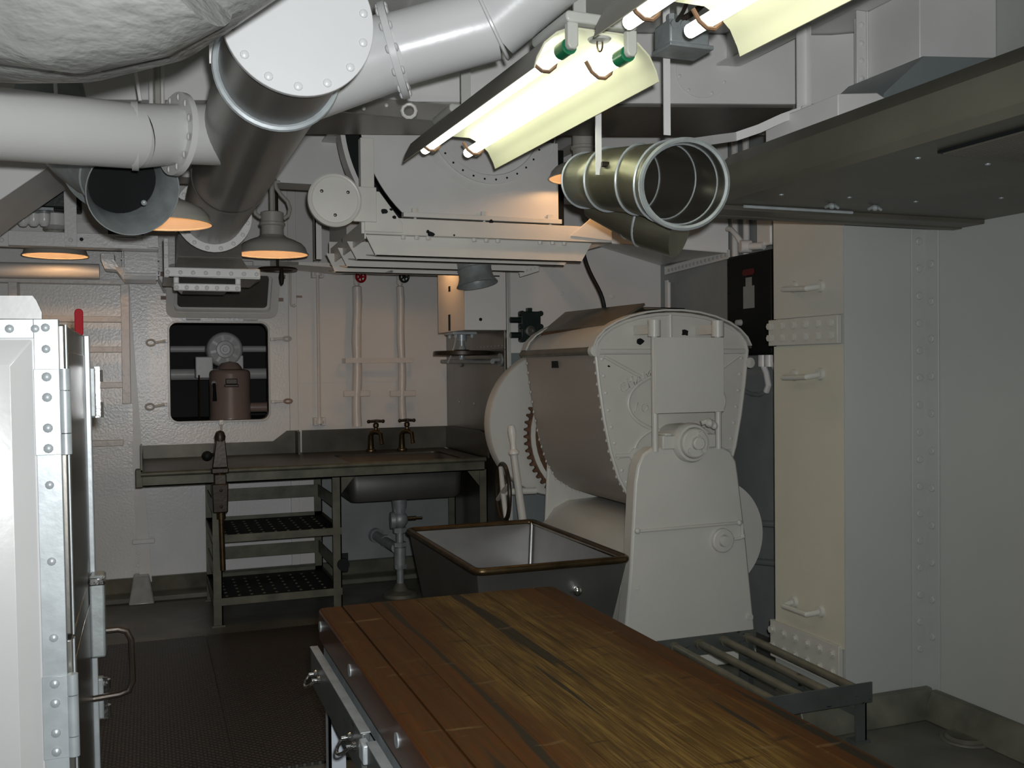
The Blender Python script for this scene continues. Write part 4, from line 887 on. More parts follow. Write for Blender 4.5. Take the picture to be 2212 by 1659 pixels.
# side panel with a bevelled raised field
x0, x1, z0, z1 = -1.13, FX-.055, .08, FZ-.045
b1 = .055
M().add([(x0, FY0+.006, z0), (x1, FY0+.006, z0), (x1, FY0+.006, z1), (x0, FY0+.006, z1), (x0+b1, FY0-.028, z0+b1), (x1-b1*.75, FY0-.028, z0+b1), (x1-b1*.75, FY0-.028, z1-b1), (x0+b1, FY0-.028, z1-b1)],
        [(4, 5, 6, 7), (0, 1, 5, 4), (1, 2, 6, 5), (2, 3, 7, 6), (3, 0, 4, 7)]).build('side_panel', 'fridge', t, .003)
M().box(-1.14, FY0-.004, FZ-.042, FX-.050, FY0+.006, FZ).build('top_trim', 'trim', t, .001)
tp = [z for z in (FZ, 1.580, 1.345, .86, .60, .0)]
vt = M().box(FX-.050, FY0-.006, 0, FX, FY0+.006, FZ).box(FX-.006, FY0+.006, 0, FX, FY0+.03, FZ).build('corner_trim', 'trim', t, .001)
zof = lambda y: A(115, y, Y=FY0).z
rivets(t, [V(A(x, 690, Y=FY0).x, FY0-.004, FZ-.021) for x in (10, 66)]+[V(-.40, FY0-.004, FZ-.021), V(-.52, FY0-.004, FZ-.021)], (0, -1, 0), .0095, 'trim')
rivets(vt, [V(FX-.026, FY0-.006, zof(y)) for y in (711, 757, 1050, 1215, 1380)], (0, -1, 0), .0095, 'trim')
for y0, y1, rv in ((800, 985, (817, 861, 927, 971)), (1462, 1640, (1478, 1520, 1584, 1625))):
    za, zb = zof(y0), zof(y1)
    hg = M().box(FX-.052, FY0-.010, zb, FX+.001, FY0-.006, za).build('hinge', 'trim', t, .001)
    n0 = za
    for k, (f0, f1) in enumerate(((0, .25), (.26, .75), (.76, 1))):
        M().cyl((FX+.010, FY0-.004, za+(zb-za)*f0), (FX+.010, FY0-.004, za+(zb-za)*f1), .0125, n=14).build('knuckle', 'trim', hg)
    rivets(hg, [V(FX-.026, FY0-.010, zof(y)) for y in rv], (0, -1, 0), .0105, 'trim')
# doors on the front face, seen edge-on
for z0, z1 in ((.10, .985), (.995, FZ-.01)):
    d = M().box(FX-.012, FY0+.035, z0, FX+.010, FY1, z1).build('door', 'steel', t, .004)
    M().box(FX+.010, FY1-.03, z0, FX+.026, FY1, z1).build('door_lip', 'trim', d, .003)
    M().box(FX+.010, FY0+.035, z0, FX+.014, FY0+.06, z1).build('door_lip', 'trim', d, .001)
    M().box(FX+.008, FY0+.10, z0+.06, FX+.013, FY1-.07, z1-.06).build('door_panel', 'sheet', d, .003)
M().box(-1.12, FY0+.05, .0, FX-.03, FY1, .09).build('plinth', 'black', t)
# strike plates and hinges on the far door edge
for y0, y1 in ((795, 905), (1470, 1560)):
    za, zb = A(200, y0, Y=FY1).z, A(200, y1, Y=FY1).z
    k = M().box(FX+.0, FY1+.002, zb, FX+.040, FY1+.035, za).build('latch_keeper', 'galv', t, .006)
    M().cyl((FX+.045, FY1+.018, za-.01), (FX+.045, FY1+.018, za-(za-zb)*.3), .013, n=12).cyl((FX+.045, FY1+.018, zb), (FX+.045, FY1+.018, zb+(za-zb)*.3), .013, n=12).box(FX+.036, FY1+.004, zb, FX+.050, FY1+.008, za).build('latch_barrel', 'chrome', k)
za, zb = A(205, 1240, Y=FY1-.05).z, A(205, 1415, Y=FY1-.05).z
lk = M().box(FX+.012, FY1-.10, zb, FX+.052, FY1-.02, za).build('latch_body', 'galv', t, .006)
M().box(FX+.01, FY1-.102, za-.03, FX+.055, FY1-.018, za-.004).build('latch_cap', 'chrome', lk, .005)
xh = A(285, 1430, Y=FY1-.05).x-.018
zt_, zb_ = A(280, 1360, Y=FY1-.05).z, A(280, 1500, Y=FY1-.05).z
M().tube([(FX+.012, FY1-.05, zt_), (xh-.035, FY1-.05, zt_), (xh-.012, FY1-.05, zt_-.008), (xh, FY1-.05, zt_-.035), (xh+.002, FY1-.05, zb_+.035), (xh-.010, FY1-.05, zb_+.008), (xh-.035, FY1-.05, zb_), (FX+.012, FY1-.05, zb_-.004)], .0095, 10).build('door_handle', 'bronze', t)
q = A(170, 692, Y=FY1-.1)
rt = root('red_tag', (q.x, q.y, FZ), 'small red rounded tag standing on the top edge of the refrigerator door', 'tag')
M().prism(rrect(q.x-.011, FZ-.012, q.x+.012, A(170, 667, Y=FY1-.1).z, .0105, 4), 'XZ', q.y-.004, q.y+.004).build('tag_plate', 'red', rt, .002)
fridge.rotation_euler = (0, -.008, 0); fridge.location.x += .023
bp = [A(x, y, Y=2.62) for x, y in ((-260, 640), (72, 640), (80, 650), (92, 676), (92, 690), (-260, 690))]
tag(M().prism([(p.x, max(p.z, FZ+.013)) for p in bp], 'XZ', 2.60, 2.62).build('white_board', 'fridge'), 'white sheet-metal board with a chipped corner standing on top of the refrigerator', 'board')
# ================================================================== lamps
def fluorescent(c_near, c_far, hw, lab, glab, zlow):
    c_near, c_far = Vector(c_near), Vector(c_far); d = (c_far-c_near); Ln = d.length; d.normalize(); s = Vector((d.y, -d.x, 0)).normalized()
    t = root('fluorescent_lamp', (c_near+c_far)/2, lab, 'lamp', 'twin tube reflector lamps'); 
    F = lambda u, v, w_: c_near+d*w_+s*u+V(0, 0, v)
    h = .128
    pr = [(-hw, 0), (-hw+.008, .03), (-hw+.032, .075), (-hw+.07, .108), (-hw+.115, h)]
    pr = pr+[(-u, v) for u, v in reversed(pr)]
    inn = [(u*.985, v-.006 if v > .02 else v) for u, v in pr]
    M().prism(pr+[(u, v) for u, v in reversed(inn)], F, 0, Ln).build('reflector', 'reflector', t)
    M().prism([(u*1.006, v+.002) for u, v in pr]+[(u*1.0005, v+.0006) for u, v in reversed(pr)], F, .002, Ln-.002).build('reflector_back', 'reflector_back', t)
    for w0, w1 in ((-.03, .22), (Ln-.34, Ln-.12)): M().prism(rrect(-.115, h+.004, .115, h+.036, .012, 3), F, w0, w1).build('ballast_channel', 'socket', t, .006)
    for u in (-.095, .095):
        tb = M().tube([F(u, .070, .05), F(u, .070, Ln+.05)], .0195, 14).build('tube', 'tube_light', t)
        M().tube([F(u, .070, -.005), F(u, .070, .05)], .024, 16).build('end_ring', 'green_cap', t)
        sk = M().prism([(u-.016, h+.004), (u+.018, h+.004), (u+.018, .068), (u+.010, .056), (u-.008, .056), (u-.016, .068)], F, -.03, -.006).build('tube_socket', 'socket', t, .004)
        for w_ in (.16, Ln-.05):
            M().tube([F(u-.055, .09, w_), F(u-.035, .060, w_), F(u-.012, .045, w_), F(u+.012, .045, w_), F(u+.03, .060, w_), F(u+.04, .10, w_)], .006, 6).build('tube_clip', 'rust', t)
    M().tube([F(.0+.009*math.cos(k*PI/6), .085+.022*math.sin(k*PI/6), -.01) for k in range(12)], .0025, 6, closed=True).build('pull_ring', 'brass', t)
    M().lathe(F(0, .10, -.008), (0, 0, -1), [(.035, 0), (.03, .006), (1e-4, .008)], 16).build('pull_cap', 'socket', t)
    for w_ in (.12, Ln-.2):
        q = F(0, h+.05, w_); M().box(q.x-.02, q.y-.004, q.z-.002, q.x+.02, q.y+.004, 3.119).build('hanger', 'socket', t)
    return F
FLUO_W = 9
fl1 = fluorescent((1.235, 2.56, 2.447), (1.195, 3.90, 2.447), .203, 'twin tube fluorescent reflector lamp hanging in the middle, its green sockets in view', '', 2.447)
fl2 = fluorescent((1.345, .95, 2.447), (1.31, 2.28, 2.447), .225, 'twin tube fluorescent reflector lamp cut by the top edge of the photo, nearest the camera', '', 2.447)
# ballast box between them
c = A(1492, 75, Y=2.75)
t = root('junction_box', c, 'small dark grey junction box hanging between the two fluorescent lamps', 'junction box')
x0, x1 = A(1446, 75, Y=2.75).x, A(1538, 75, Y=2.75).x; z0, z1 = A(1492, 103, Y=2.75).z, A(1492, 42, Y=2.75).z
M().box(x0+.006, 2.755, z0+.012, x1-.006, 2.86, z1).build('body', 'galv', t, .006)
M().box(x0, 2.745, z0, x1+.004, 2.87, z0+.014).build('base', 'galv', t, .003)
M().cyl((x1-.035, 2.756, z1-.018), (x1-.035, 2.748, z1-.018), .012, n=14).build('knockout', 'galv', t)
for x in (x0+.02, x0+.055): M().cyl((x, 2.748, z1-.02), (x, 2.78, z1-.01), .014, n=8).hexnut((x, 2.77, z1-.005), (0, 0, 1), .016, .02).build('gland', 'galv', t)
M().tube(bez((x0+.03, 2.77, z1-.01), (x0+.0, 2.6, z1-.02), (x0-.07, 2.5, z1+.05), (x0-.09, 2.36, z1+.12), 10), .007, 6).tube(bez((x0+.05, 2.77, z1), (x0+.10, 2.7, z1+.02), (x0+.10, 2.6, z1+.05), (x0+.12, 2.5, z1+.2), 8), .010, 6).build('cable', 'bronze', t)
M().box((x0+x1)/2-.02, 2.80, z1, (x0+x1)/2+.02, 2.806, 3.119).build('hanger', 'socket', t)

def dome_lamp(px, py, D, r, lab, zrod=3.119, yoke=True, power=1.0):
    c = A(px, py, Y=D)
    t = root('pendant_lamp', c, lab, 'lamp', 'dome pendant lamps')
    k = r/.19
    pr = [(.19, 0), (.187, .006), (.176, .036), (.155, .058), (.118, .076), (.08, .090), (.066, .102)]
    pr = [(a*k, b*k) for a, b in pr]
    M().lathe(c, (0, 0, 1), pr+[(1e-4, .102*k)], 48).build('lamp_shade', 'shade_out', t)
    M().lathe(c, (0, 0, 1), [(.188*k, .002), (.173*k, .035), (.152*k, .056), (.115*k, .073), (1e-4, .082)], 48).build('shade_lining', 'shade_in', t)
    M().tube([c+V(math.cos(a)*.19*k, math.sin(a)*.19*k, 0) for a in [2*PI*i/48 for i in range(48)]], .0045, 6, closed=True).build('rim', 'shade_out', t)
    M().lathe(c, (0, 0, 1), [(.062*k, .098*k), (.060*k, .15*k), (.070*k, .155*k), (.070*k, .168*k), (.062*k, .172*k), (.062*k, .225*k), (.05*k, .23*k), (1e-4, .23*k)], 24).build('lamp_holder', 'shade_out', t)
    if yoke:
        for s in (-1, 1):
            M().tube([c+V(s*x*k, 0, z*k) for x, z in ((.06, .195), (.088, .215), (.096, .25), (.084, .29), (.05, .325), (.025, .36), (.016, .41))], .011*k, 8).build('yoke', 'shade_out', t)
        M().box(c.x-.045*k, c.y-.012, c.z+.385*k, c.x+.045*k, c.y+.012, c.z+.402*k).build('yoke_clamp', 'shade_out', t, .004)
    M().cyl(c+V(0, 0, .22*k), V(c.x, c.y, zrod), .014, n=10).build('rod', 'shade_out', t)
    M().ball(c+V(0, 0, .048*k), .028, 14).build('bulb', 'bulb', t)
dome_lamp(589, 549, 5.75, .201, 'grey dome pendant lamp with forked yoke left of the ceiling ventilator')
dome_lamp(120, 552, 6.70, .190, 'small looking dome pendant lamp under the channel rail above the fridge', yoke=False)
dome_lamp(345, 482, 4.20, .205, 'grey dome pendant lamp half hidden behind the galvanised cowl at left', yoke=False)
dome_lamp(1262, 385, 4.76, .19, 'grey dome pendant lamp half hidden behind the open round duct', zrod=3.119, yoke=False)

DK = .85
dome_lamp(930, 556, 6.30, .185, 'grey dome pendant lamp hidden behind the ceiling ventilator, over the sink', yoke=False)

# ================================================================== long round duct with cap and branches
DC = A(645, 45, Y=2.72*DK); VPy = Vector((0, 1, 0))
t = root('round_duct', (DC.x, 4.6, DC.z), 'long dark round ventilation duct with a white riveted end cap', 'duct')
Rd = .182*DK
capc = A(645, 43, Y=2.70*DK)
Yc = 2.70*DK; Ye = 6.35*DK; ec = A(460, 468, Y=Ye)
ax = lambda y: lerp(capc, ec, (y-Yc)/(Ye-Yc))
M().cyl(ax(2.72*DK), ax(Ye), Rd, n=40, caps=False).build('duct_body', 'duct_steel', t)
cap = M().cyl(ax(2.695*DK)+V(0, 0, 0), ax(2.715*DK), .207*DK, n=64).build('end_cap', 'bright', t, .002)
rivets(cap, [ax(2.695*DK)+V(math.cos(a)*.182*DK, 0, math.sin(a)*.182*DK) for a in [2*PI*(k+.45)/14 for k in range(14)]], (0, -1, 0), .0105, 'bright')
yr = 3.15*DK
M().tube([ax(yr)+V(math.cos(a)*(Rd+.006), 0, math.sin(a)*(Rd+.006)) for a in [2*PI*k/48 for k in range(48)]], .011, 8, closed=True).build('seam_bead', 'trim', t)
M().tube([ax(5.0*DK)+V(math.cos(a)*(Rd+.001), 0, math.sin(a)*(Rd+.001)) for a in [2*PI*k/48 for k in range(48)]], .004, 6, closed=True).build('seam_bead', 'duct_steel', t)
M().bar(ax(yr)+V(-Rd-.005, .02, .0), ax(yr)+V(-Rd-.005, .02, .45), .03, .006, (0, 1, 0)).build('hanger', 'duct', t)
fl = M().lathe(ax(Ye-.06), (0, 1, 0), [(Rd, 0), (Rd+.04, 0), (Rd+.04, .02), (Rd, .02)], 40).build('flange', 'duct', t)
rivets(fl, [ax(Ye-.06)+V(math.cos(a)*(Rd+.022), 0, math.sin(a)*(Rd+.022)) for a in [2*PI*(k+.5)/16 for k in range(16)]], (0, -1, 0), .012, 'duct')
# left branch
jb = ax(4.05*DK); le = A(-200, 258, Y=4.02*DK)
lb = [A(-220, 250, Y=3.42*DK), A(0, 268, Y=3.60*DK), A(290, 294, Y=3.84*DK)]
M().tube([lb[0], lb[1], lb[2]], .118*DK, 32, caps=False).build('left_branch', 'white', t)
M().tube([lb[2], lb[2]+V(.001, 0, 0)], .122*DK, 32, caps=False).tube([lb[2]+V(-.008, 0, 0), lb[2]+V(.012, 0, 0)], .125*DK, 32).build('seam_bead', 'white', t)
f0 = A(383, 290, Y=3.95*DK)
M().tube([lb[2], f0, f0+V(.02, 0, 0)], [.117*DK, .112*DK, .112*DK], 32, caps=False).build('left_collar', 'white', t)
lf = M().lathe(f0, (1, .42, -.04), [(.08, -.01), (.158*DK, -.01), (.158*DK, .01), (.08, .01)], 36).build('branch_flange', 'white', t)
pa, qa, ca = basis((1, .42, -.04))
rivets(lf, [f0+(pa*math.cos(a)+qa*math.sin(a))*.137*DK-ca*.012 for a in [2*PI*(k+.5)/12 for k in range(12)]]+[f0+(pa*math.cos(a)+qa*math.sin(a))*.137*DK+ca*.012 for a in [2*PI*(k+.5)/12 for k in range(12)]], (-1, 0, 0), .012, 'white')
M().tube([f0, lerp(f0, ax(4.1*DK), .62), ax(4.1*DK)], [.112*DK, .12*DK, .12*DK], 32, caps=False).build('left_stub', 'white', t)
# right branch: rises towards the upper right
r0 = ax(3.50*DK); r1 = A(850, 110, Y=3.42*DK); r2 = A(1062, 52, Y=3.30*DK)
M().tube([r0, r1], [.135*DK, .135*DK], 32, caps=False).build('right_stub', 'bright', t)
d = (r2-r1).normalized(); pa, qa, ca = basis(d)
rf = M().lathe(r1, d, [(.09, -.01), (.170*DK, -.01), (.172*DK, .01), (.09, .01)], 36).build('branch_flange', 'bright', t)
rivets(rf, [r1+(pa*math.cos(a)+qa*math.sin(a))*.152*DK+ca*.012 for a in [2*PI*(k+.5)/12 for k in range(12)]], d, .013, 'bright')
rivets(rf, [r1+(pa*math.cos(a)+qa*math.sin(a))*.152*DK-ca*.012 for a in [2*PI*(k+.5)/12 for k in range(12)]], -d, .013, 'bright')
r3 = A(1200, -65, Y=3.15*DK); r4 = A(1330, -230, Y=2.95*DK)
M().tube([r1, r2], .128*DK, 32, caps=False).tube([r2, r3, r4], .128*DK, 32, caps=False).build('right_branch', 'bright', t)
el_n = ((r2-r1).normalized()+(r3-r2).normalized()).normalized(); pa, qa, ca = basis(el_n)
M().tube([r2+(pa*math.cos(a)+qa*math.sin(a))*.131*DK for a in [2*PI*k/36 for k in range(36)]], .006, 6, closed=True).build('elbow_seam', 'bright', t)

# lagged main duct, upper left
t = root('lagged_duct', (-.2, 2.2, 2.9), 'huge grey lagged duct bend crossing the upper left corner', 'duct')
e0, e1, e2, e3 = A(-420, -160, Y=2.05), A(0, -135, Y=1.93), A(230, -190, Y=1.76), A(500, -400, Y=1.6)
pth = [e0, lerp(e0, e1, .6), e1, lerp(e1, e2, .5)+V(0, 0, -.01), e2, lerp(e2, e3, .5), e3]
M().tube(pth, [.246, .246, .246, .25, .254, .254, .254], 40).build('lagging', 'insul', t)
s0, s1 = A(130, -150, Y=1.64), A(330, -230, Y=1.56)
M().tube([A(-60, -150, Y=1.74), s0, lerp(s0, s1, .5)+V(0, 0, -.01), s1], [.197, .209, .209, .205], 40).build('lagging_end', 'insul', t)

# square diffuser under the far end of the round duct
YD = 5.62
t = root('ceiling_diffuser', A(450, 600, Y=YD), 'riveted square duct transition and outlet under the far end of the dark round duct', 'duct')
P = lambda x, y: A(x, y, Y=YD)
def frust(a, b, name, mat, ya0=.0, ya1=.0):
    (x0, x1, z0), (u0, u1, z1) = a, b
    M().hexa([(x0, YD-.02-ya0, z0), (x1, YD-.02-ya0, z0), (x1, YD+.5+ya0, z0), (x0, YD+.5+ya0, z0), (u0, YD-ya1, z1), (u1, YD-ya1, z1), (u1, YD+.48+ya1, z1), (u0, YD+.48+ya1, z1)]).build(name, mat, t)
frust((P(357, 600).x+.04, P(556, 600).x-.02, P(450, 597).z), (P(385, 500).x, P(520, 500).x, P(450, 555).z), 'transition', 'steel')
frust((P(385, 555).x, P(522, 555).x, P(450, 556).z), (P(385, 500).x, P(520, 500).x, P(450, 490).z), 'upper_box', 'duct_steel')
f1 = M().box(P(354, 600).x, YD-.06, P(450, 603).z, P(560, 600).x, YD-.03, P(450, 581).z).box(P(354, 600).x, YD-.06, P(450, 603).z, P(560, 600).x, YD+.52, P(450, 599).z).box(P(354, 600).x, YD-.06, P(450, 603).z, P(365, 600).x, YD-.045, P(450, 520).z).build('flange', 'duct', t, .006)
rivets(f1, [V(P(x, 592).x, YD-.06, P(450, 592).z) for x in lin(362, 552, 8)]+[V(P(359, 592).x, YD-.06, P(359, y).z) for y in (530, 556)], (0, -1, 0), .012, 'duct')
frust((P(390, 605).x+.02, P(505, 605).x-.02, P(450, 622).z), (P(376, 605).x, P(515, 605).x, P(450, 604).z), 'neck', 'steel')
f2 = M().box(P(374, 610).x, YD-.07, P(450, 631).z, P(518, 610).x, YD-.04, P(450, 615).z).box(P(374, 610).x, YD-.07, P(450, 616).z, P(386, 610).x, YD-.05, P(450, 602).z).box(P(506, 610).x, YD-.07, P(450, 616).z, P(518, 610).x, YD-.05, P(450, 602).z).build('outlet_flange', 'duct', t, .006)
rivets(f2, [V(P(x, 624).x, YD-.07, P(450, 624).z) for x in lin(381, 510, 7)], (0, -1, 0), .012, 'duct')

# ================================================================== galvanised cowl, left
def cowl(c, ax_, r, ln, lab, mat='galv', flare=1.0):
    t = root('vent_cowl', c, lab, 'vent', 'flared vent cowls')
    ax_ = Vector(ax_).normalized()
    pr = [(r*.80, -ln), (r*.80, -ln*.62), (r*.83, -ln*.60), (r*.80, -ln*.58), (r*.82, -ln*.3), (r*.90, -ln*.12), (r, 0), (r*1.01, .004), (r*.985, .004), (r*.88, -ln*.12), (r*.79, -ln*.3), (r*.77, -ln*.5), (r*.77, -ln)]
    o = M().lathe(c, ax_, pr, 48).build('bell', mat, t)
    return t, o
t, o = cowl(A(288, 412, Y=3.60), (.30, -.80, -.40), .158, .28, 'large galvanised flared cowl facing the camera under the white branch pipe')
c0 = A(288, 412, Y=3.60); dd = -V(.30, -.80, -.40).normalized()
pts = [c0+dd*.28, c0+dd*.34+V(-.02, .02, 0), c0+dd*.40+V(-.06, .05, .03), c0+dd*.44+V(-.12, .1, .1), c0+dd*.44+V(-.16, .14, .28)]
M().tube(pts, .122, 28, caps=False).build('elbow', 'galv', t)
M().lathe(c0+dd*.13, -dd, [(1e-4, 0), (.121, 0), (.121, .004), (1e-4, .004)], 32).build('throat_shade', 'black', t)  # black disc added inside the bell so its deep throat looks unlit
q = A(205, 372, Y=3.95)
M().lathe(q, (-.45, -.6, -.4), [(.10, 0), (.142, -.004), (.142, .008), (.10, .008)], 32).build('joint_flange', 'galv', t)
rivets(t, [A(311, 438, Y=3.52)], (0, -.9, -.3), .010, 'galv', 'bolt')
t, o = cowl(A(1031, 614, Y=5.55), (.12, -.16, -.98), .125, .16, 'dark grey flared cowl hanging under the ceiling ventilator')

# ================================================================== open round duct, centre right
c = A(1478, 398, Y=2.752); n_ = V(-.30, -.92, -.16).normalized()
t = root('open_duct', c, 'open tinned steel round duct elbow facing the camera beside the fluorescent lamp', 'duct')
Ro = .140
back = [c, c-n_*.06, A(1440, 393, Y=2.907), A(1380, 388, Y=3.027), A(1316, 388, Y=3.148), A(1266, 390, Y=3.320)]
rad = [Ro, Ro*.985, Ro*.95, Ro*.84, Ro*.78, Ro*.70]
o = M().tube(back, rad, 40, caps=False).build('elbow', 'brass_steel', t)
sm = o.modifiers.new('thick', 'SOLIDIFY'); sm.thickness = .004
o2 = M().tube(back, [r-.006 for r in rad], 40, caps=False).build('lining', 'sheet', t)
for i in (1, 2, 3, 4):
    pa, qa, ca = basis((back[i+1]-back[i-1]).normalized())
    M().tube([back[i]+(pa*math.cos(a)+qa*math.sin(a))*(rad[i]-.008) for a in [2*PI*k/40 for k in range(40)]], .003, 6, closed=True).build('inner_seam', 'galv', t)
M().lathe(c, n_, [(Ro-.008, -.004), (Ro+.006, -.004), (Ro+.008, .006), (Ro, .012), (Ro-.008, .008), (Ro-.008, -.004)], 56).build('mouth_ring', 'galv', t)
for i in (1, 2, 3, 4, 5):
    nn = (back[i]-back[i-1]).normalized() if i == 5 else (back[i+1]-back[i-1]).normalized(); pa, qa, ca = basis(nn)
    M().tube([back[i]+(pa*math.cos(a)+qa*math.sin(a))*(rad[i]+.003) for a in [2*PI*k/44 for k in range(44)]], .0045, 6, closed=True).build('seam', 'trim', t)
M().tube([A(1290, 425, Y=3.397), A(1350, 455, Y=3.311), A(1405, 482, Y=3.199), A(1470, 500, Y=3.113)], [.086, .09, .095, .099], 28).build('lower_duct', 'brass_steel', t)
for px, py, yy, rr in ((1365, 462, 3.285, .093), (1392, 476, 3.225, .097)):
    q = A(px, py, Y=yy); pa, qa, ca = basis(V(.5, -.6, -.25)); M().tube([q+(pa*math.cos(a)+qa*math.sin(a))*rr for a in [2*PI*k/36 for k in range(36)]], .005, 6, closed=True).build('seam', 'trim', t)
q = A(1298, 370, Y=3.148)
M().cyl(q+V(-.05, -.11, 0), q+V(.06, -.13, 0), .010, n=8).box(q.x-.01, q.y-.14, q.z-.02, q.x+.05, q.y-.10, q.z+.02).build('clamp_bolt', 'bronze', t)
tag(M().bar(A(1293, 378, Y=3.06), A(1292, 165, Y=3.06), .022, .004, (0, 1, 0)).build('hanger_strap', 'duct'), 'thin flat strap holding the open round duct, below the fluorescent lamp', 'strap')
tag(M().bar(A(1441, 292, Y=2.96), V(A(1441, 275, Y=2.96).x, 2.96, 3.119), .026, .004, (0, 1, 0)).build('hanger_strap', 'duct'), 'straight flat strap from the ceiling to the top of the open round duct', 'strap')
a = A(1732, 285, Y=3.25); tag(M().bar(a, V(a.x, a.y, 3.119), .045, .006, (0, 1, 0)).bar(a+V(.024, -.012, 0), V(a.x+.024, a.y-.012, 3.119), .006, .03, (0, 1, 0)).build('hanger_angle', 'duct'), 'flat angle hanger in front of the duct, beside the range canopy', 'hanger')
pp = [A(x, y, Y=yy) for x, y, yy in ((1738, 238, 3.23), (1690, 255, 3.25), (1640, 278, 3.28), (1590, 295, 3.31), (1540, 302, 3.2), (1500, 308, 3.1))]
mm = M()
for a, b in zip(pp[:-1], pp[1:]): mm.bar(a, b+(b-a)*.03, .005, .034)
mm.cyl(pp[0]+V(0, -.008, 0), pp[0]+V(0, .006, 0), .02, n=14)
tag(mm.build('curved_strap', 'duct'), 'curved flat strap running from the hanger down to the open round duct', 'strap')

# ================================================================== transverse supply duct
ZB = 2.80
K0, K1 = A(690, 218, Z=ZB), A(1740, 225, Z=ZB)
t = root('supply_duct', lerp(K0, K1, .5), 'wide pale rectangular supply duct across the ceiling behind the lamps', 'duct')
dx = (K1-K0).normalized(); dn = V(-dx.y, dx.x, 0); L_ = (K1-K0).length
G = lambda u, v, w_: K0+dx*u+dn*w_+V(0, 0, v)
body = [(0, 0), (L_, 0), (L_+.30, .08), (L_+.30, .318), (0, .318)]
S = lambda u, w_, v: K0+dx*u+dn*w_+V(0, 0, v)
plan = [(-2.1, 0), (L_-.1, 0), (L_+.12, -.01), (L_+.25, -.05), (L_+.27, .6), (-2.1, .6)]
M().prism(plan, S, .0, .315).build('duct_body', 'duct', t, .003)
M().prism([(-.3, .02), (L_-.05, .02), (L_-.05, .57), (-.3, .57)], S, -.012, -.0005).build('bottom_plate', 'duct_steel', t)
for u in (.22, 1.35): M().prism([(u, -.003), (u+.004, -.003), (u+.004, .0), (u, .0)], S, .0, .31).build('seam', 'duct', t)
q0 = A(1395, 130, Y=3.9)
cc = (( A(1545, 120, Z=2.95)-K0).dot(dx))
M().lathe(S(cc, -.001, .15), -dn, [(.125, 0), (.125, .004), (1e-4, .004)], 40).build('access_plate', 'duct', t)
rivets(t, [S(cc+.112*math.cos(a), -.004, .15+.112*math.sin(a)) for a in (-2.9, -2.2, -1.2, -.5, .4, 2.6)], -dn, .009, 'duct')
M().bar(S(-.02, -.02, -.005), S(.65, -.05, -.075), .02, .075).bar(S(.65, -.05, -.075), S(1.0, .0, -.09), .02, .06).build('brace', 'duct_steel', t)
rivets(t, [S(u, -.045, v) for u, v in ((.12, -.01), (.3, -.03), (.5, -.05), (.2, -.045))], -dn, .009, 'white')
M().tube([S(.40+.03*math.cos(k*PI/5), -.07, -.06+.03*math.sin(k*PI/5)) for k in range(10)], .008, 6, closed=True).build('eye', 'duct', t)
# riveted flange strip and exhaust trunk to its right
a = A(1858, 215, Y=3.42)
t = root('exhaust_trunk', (2.9, 3.0, 2.5), 'pale exhaust trunk with riveted flange rising above the range canopy at upper right', 'duct')
fs = M().box(a.x-.032, 3.40, a.z-.0, a.x+.018, 3.41, 3.119).box(a.x+.018, 3.395, a.z-.0, a.x+.026, 3.44, 3.119).build('flange', 'duct', t, .003)
rivets(fs, [V(a.x-.008, 3.40, A(1850, y, Y=3.40).z) for y in (206, 168, 130, 92, 52, 14)], (0, -1, 0), .013, 'duct')
rivets(fs, [V(a.x+.026, 3.42, A(1870, y, Y=3.42).z) for y in (185, 150, 115, 80, 40)], (1, 0, 0), .010, 'duct')
M().box(a.x+.026, 3.10, 2.83, 3.3295, 3.49, 3.119).build('trunk', 'duct', t, .004)
b0 = A(1700+240, 165, Y=3.05)
M().prism([(2.40, 2.42), (2.72, 2.42), (2.70, 2.52), (2.66, 2.585), (2.58, 2.62), (2.40, 2.60)], 'XZ', 2.95, 3.40).build('arched_box', 'duct', t, .004)
M().prism([(2.58, 2.42), (3.32, 2.42), (3.32, 2.84), (2.85, 2.80), (2.66, 2.64)], 'XZ', 3.0, 3.44).build('side_cone', 'blue_grey', t, .004)

# ================================================================== range canopy
t = root('range_canopy', (2.6, 1.8, 2.2), 'long dark grey steel range canopy along the right wall', 'canopy')
XC = 1.985
pr = [(XC, 2.20), (XC-.012, 2.225), (XC+.0, 2.245), (XC+.02, 2.335), (XC+.10, 2.40), (3.32, 2.415), (3.32, 2.405), (XC+.11, 2.392), (XC+.032, 2.33), (XC+.012, 2.235), (XC+.012, 2.20)]
M().prism(pr, 'XZ', -.6, 3.18).build('skirt', 'canopy', t)
M().box(XC+.012, -.55, 2.207, 3.325, 3.17, 2.212).build('soffit_panel', 'canopy', t)
far0, far1 = A(1560, 468, Z=2.20), A(2090, 480, Z=2.20)
M().box(XC-.0, 3.16, 2.19, 3.328, 3.28, 2.24).box(XC+.0, 3.28, 2.185, 3.326, 3.33, 2.215).build('end_gutter', 'canopy', t, .004)
M().cyl((XC+.12, 3.12, 2.198), (XC+.62, 3.12, 2.198), .006, n=8).build('gutter_rod', 'trim', t)
for px, py in ((1797, 443), (1890, 447)):
    q = A(px, py, Z=2.20); M().ball((q.x, q.y, 2.196), .012, 8).tube([(q.x-.03, q.y, 2.19), (q.x, q.y, 2.205), (q.x+.03, q.y, 2.19)], .006, 6).build('wing_nut', 'galv', t)
rivets(t, [V(A(x, y, Z=2.207).x, A(x, y, Z=2.207).y, 2.207) for x, y in ((1688, 420), (1835, 426), (1978, 435), (2134, 354), (1983, 341), (2163, 427))], (0, 0, -1), .009, 'galv', 'screw')
gr = M()
q = [A(x, y, Z=2.20) for x, y in ((2025, 328), (2130, 297), (2212, 305), (2165, 343))]
gx0, gx1, gy0, gy1 = 2.35, 2.85, 1.80, 2.30
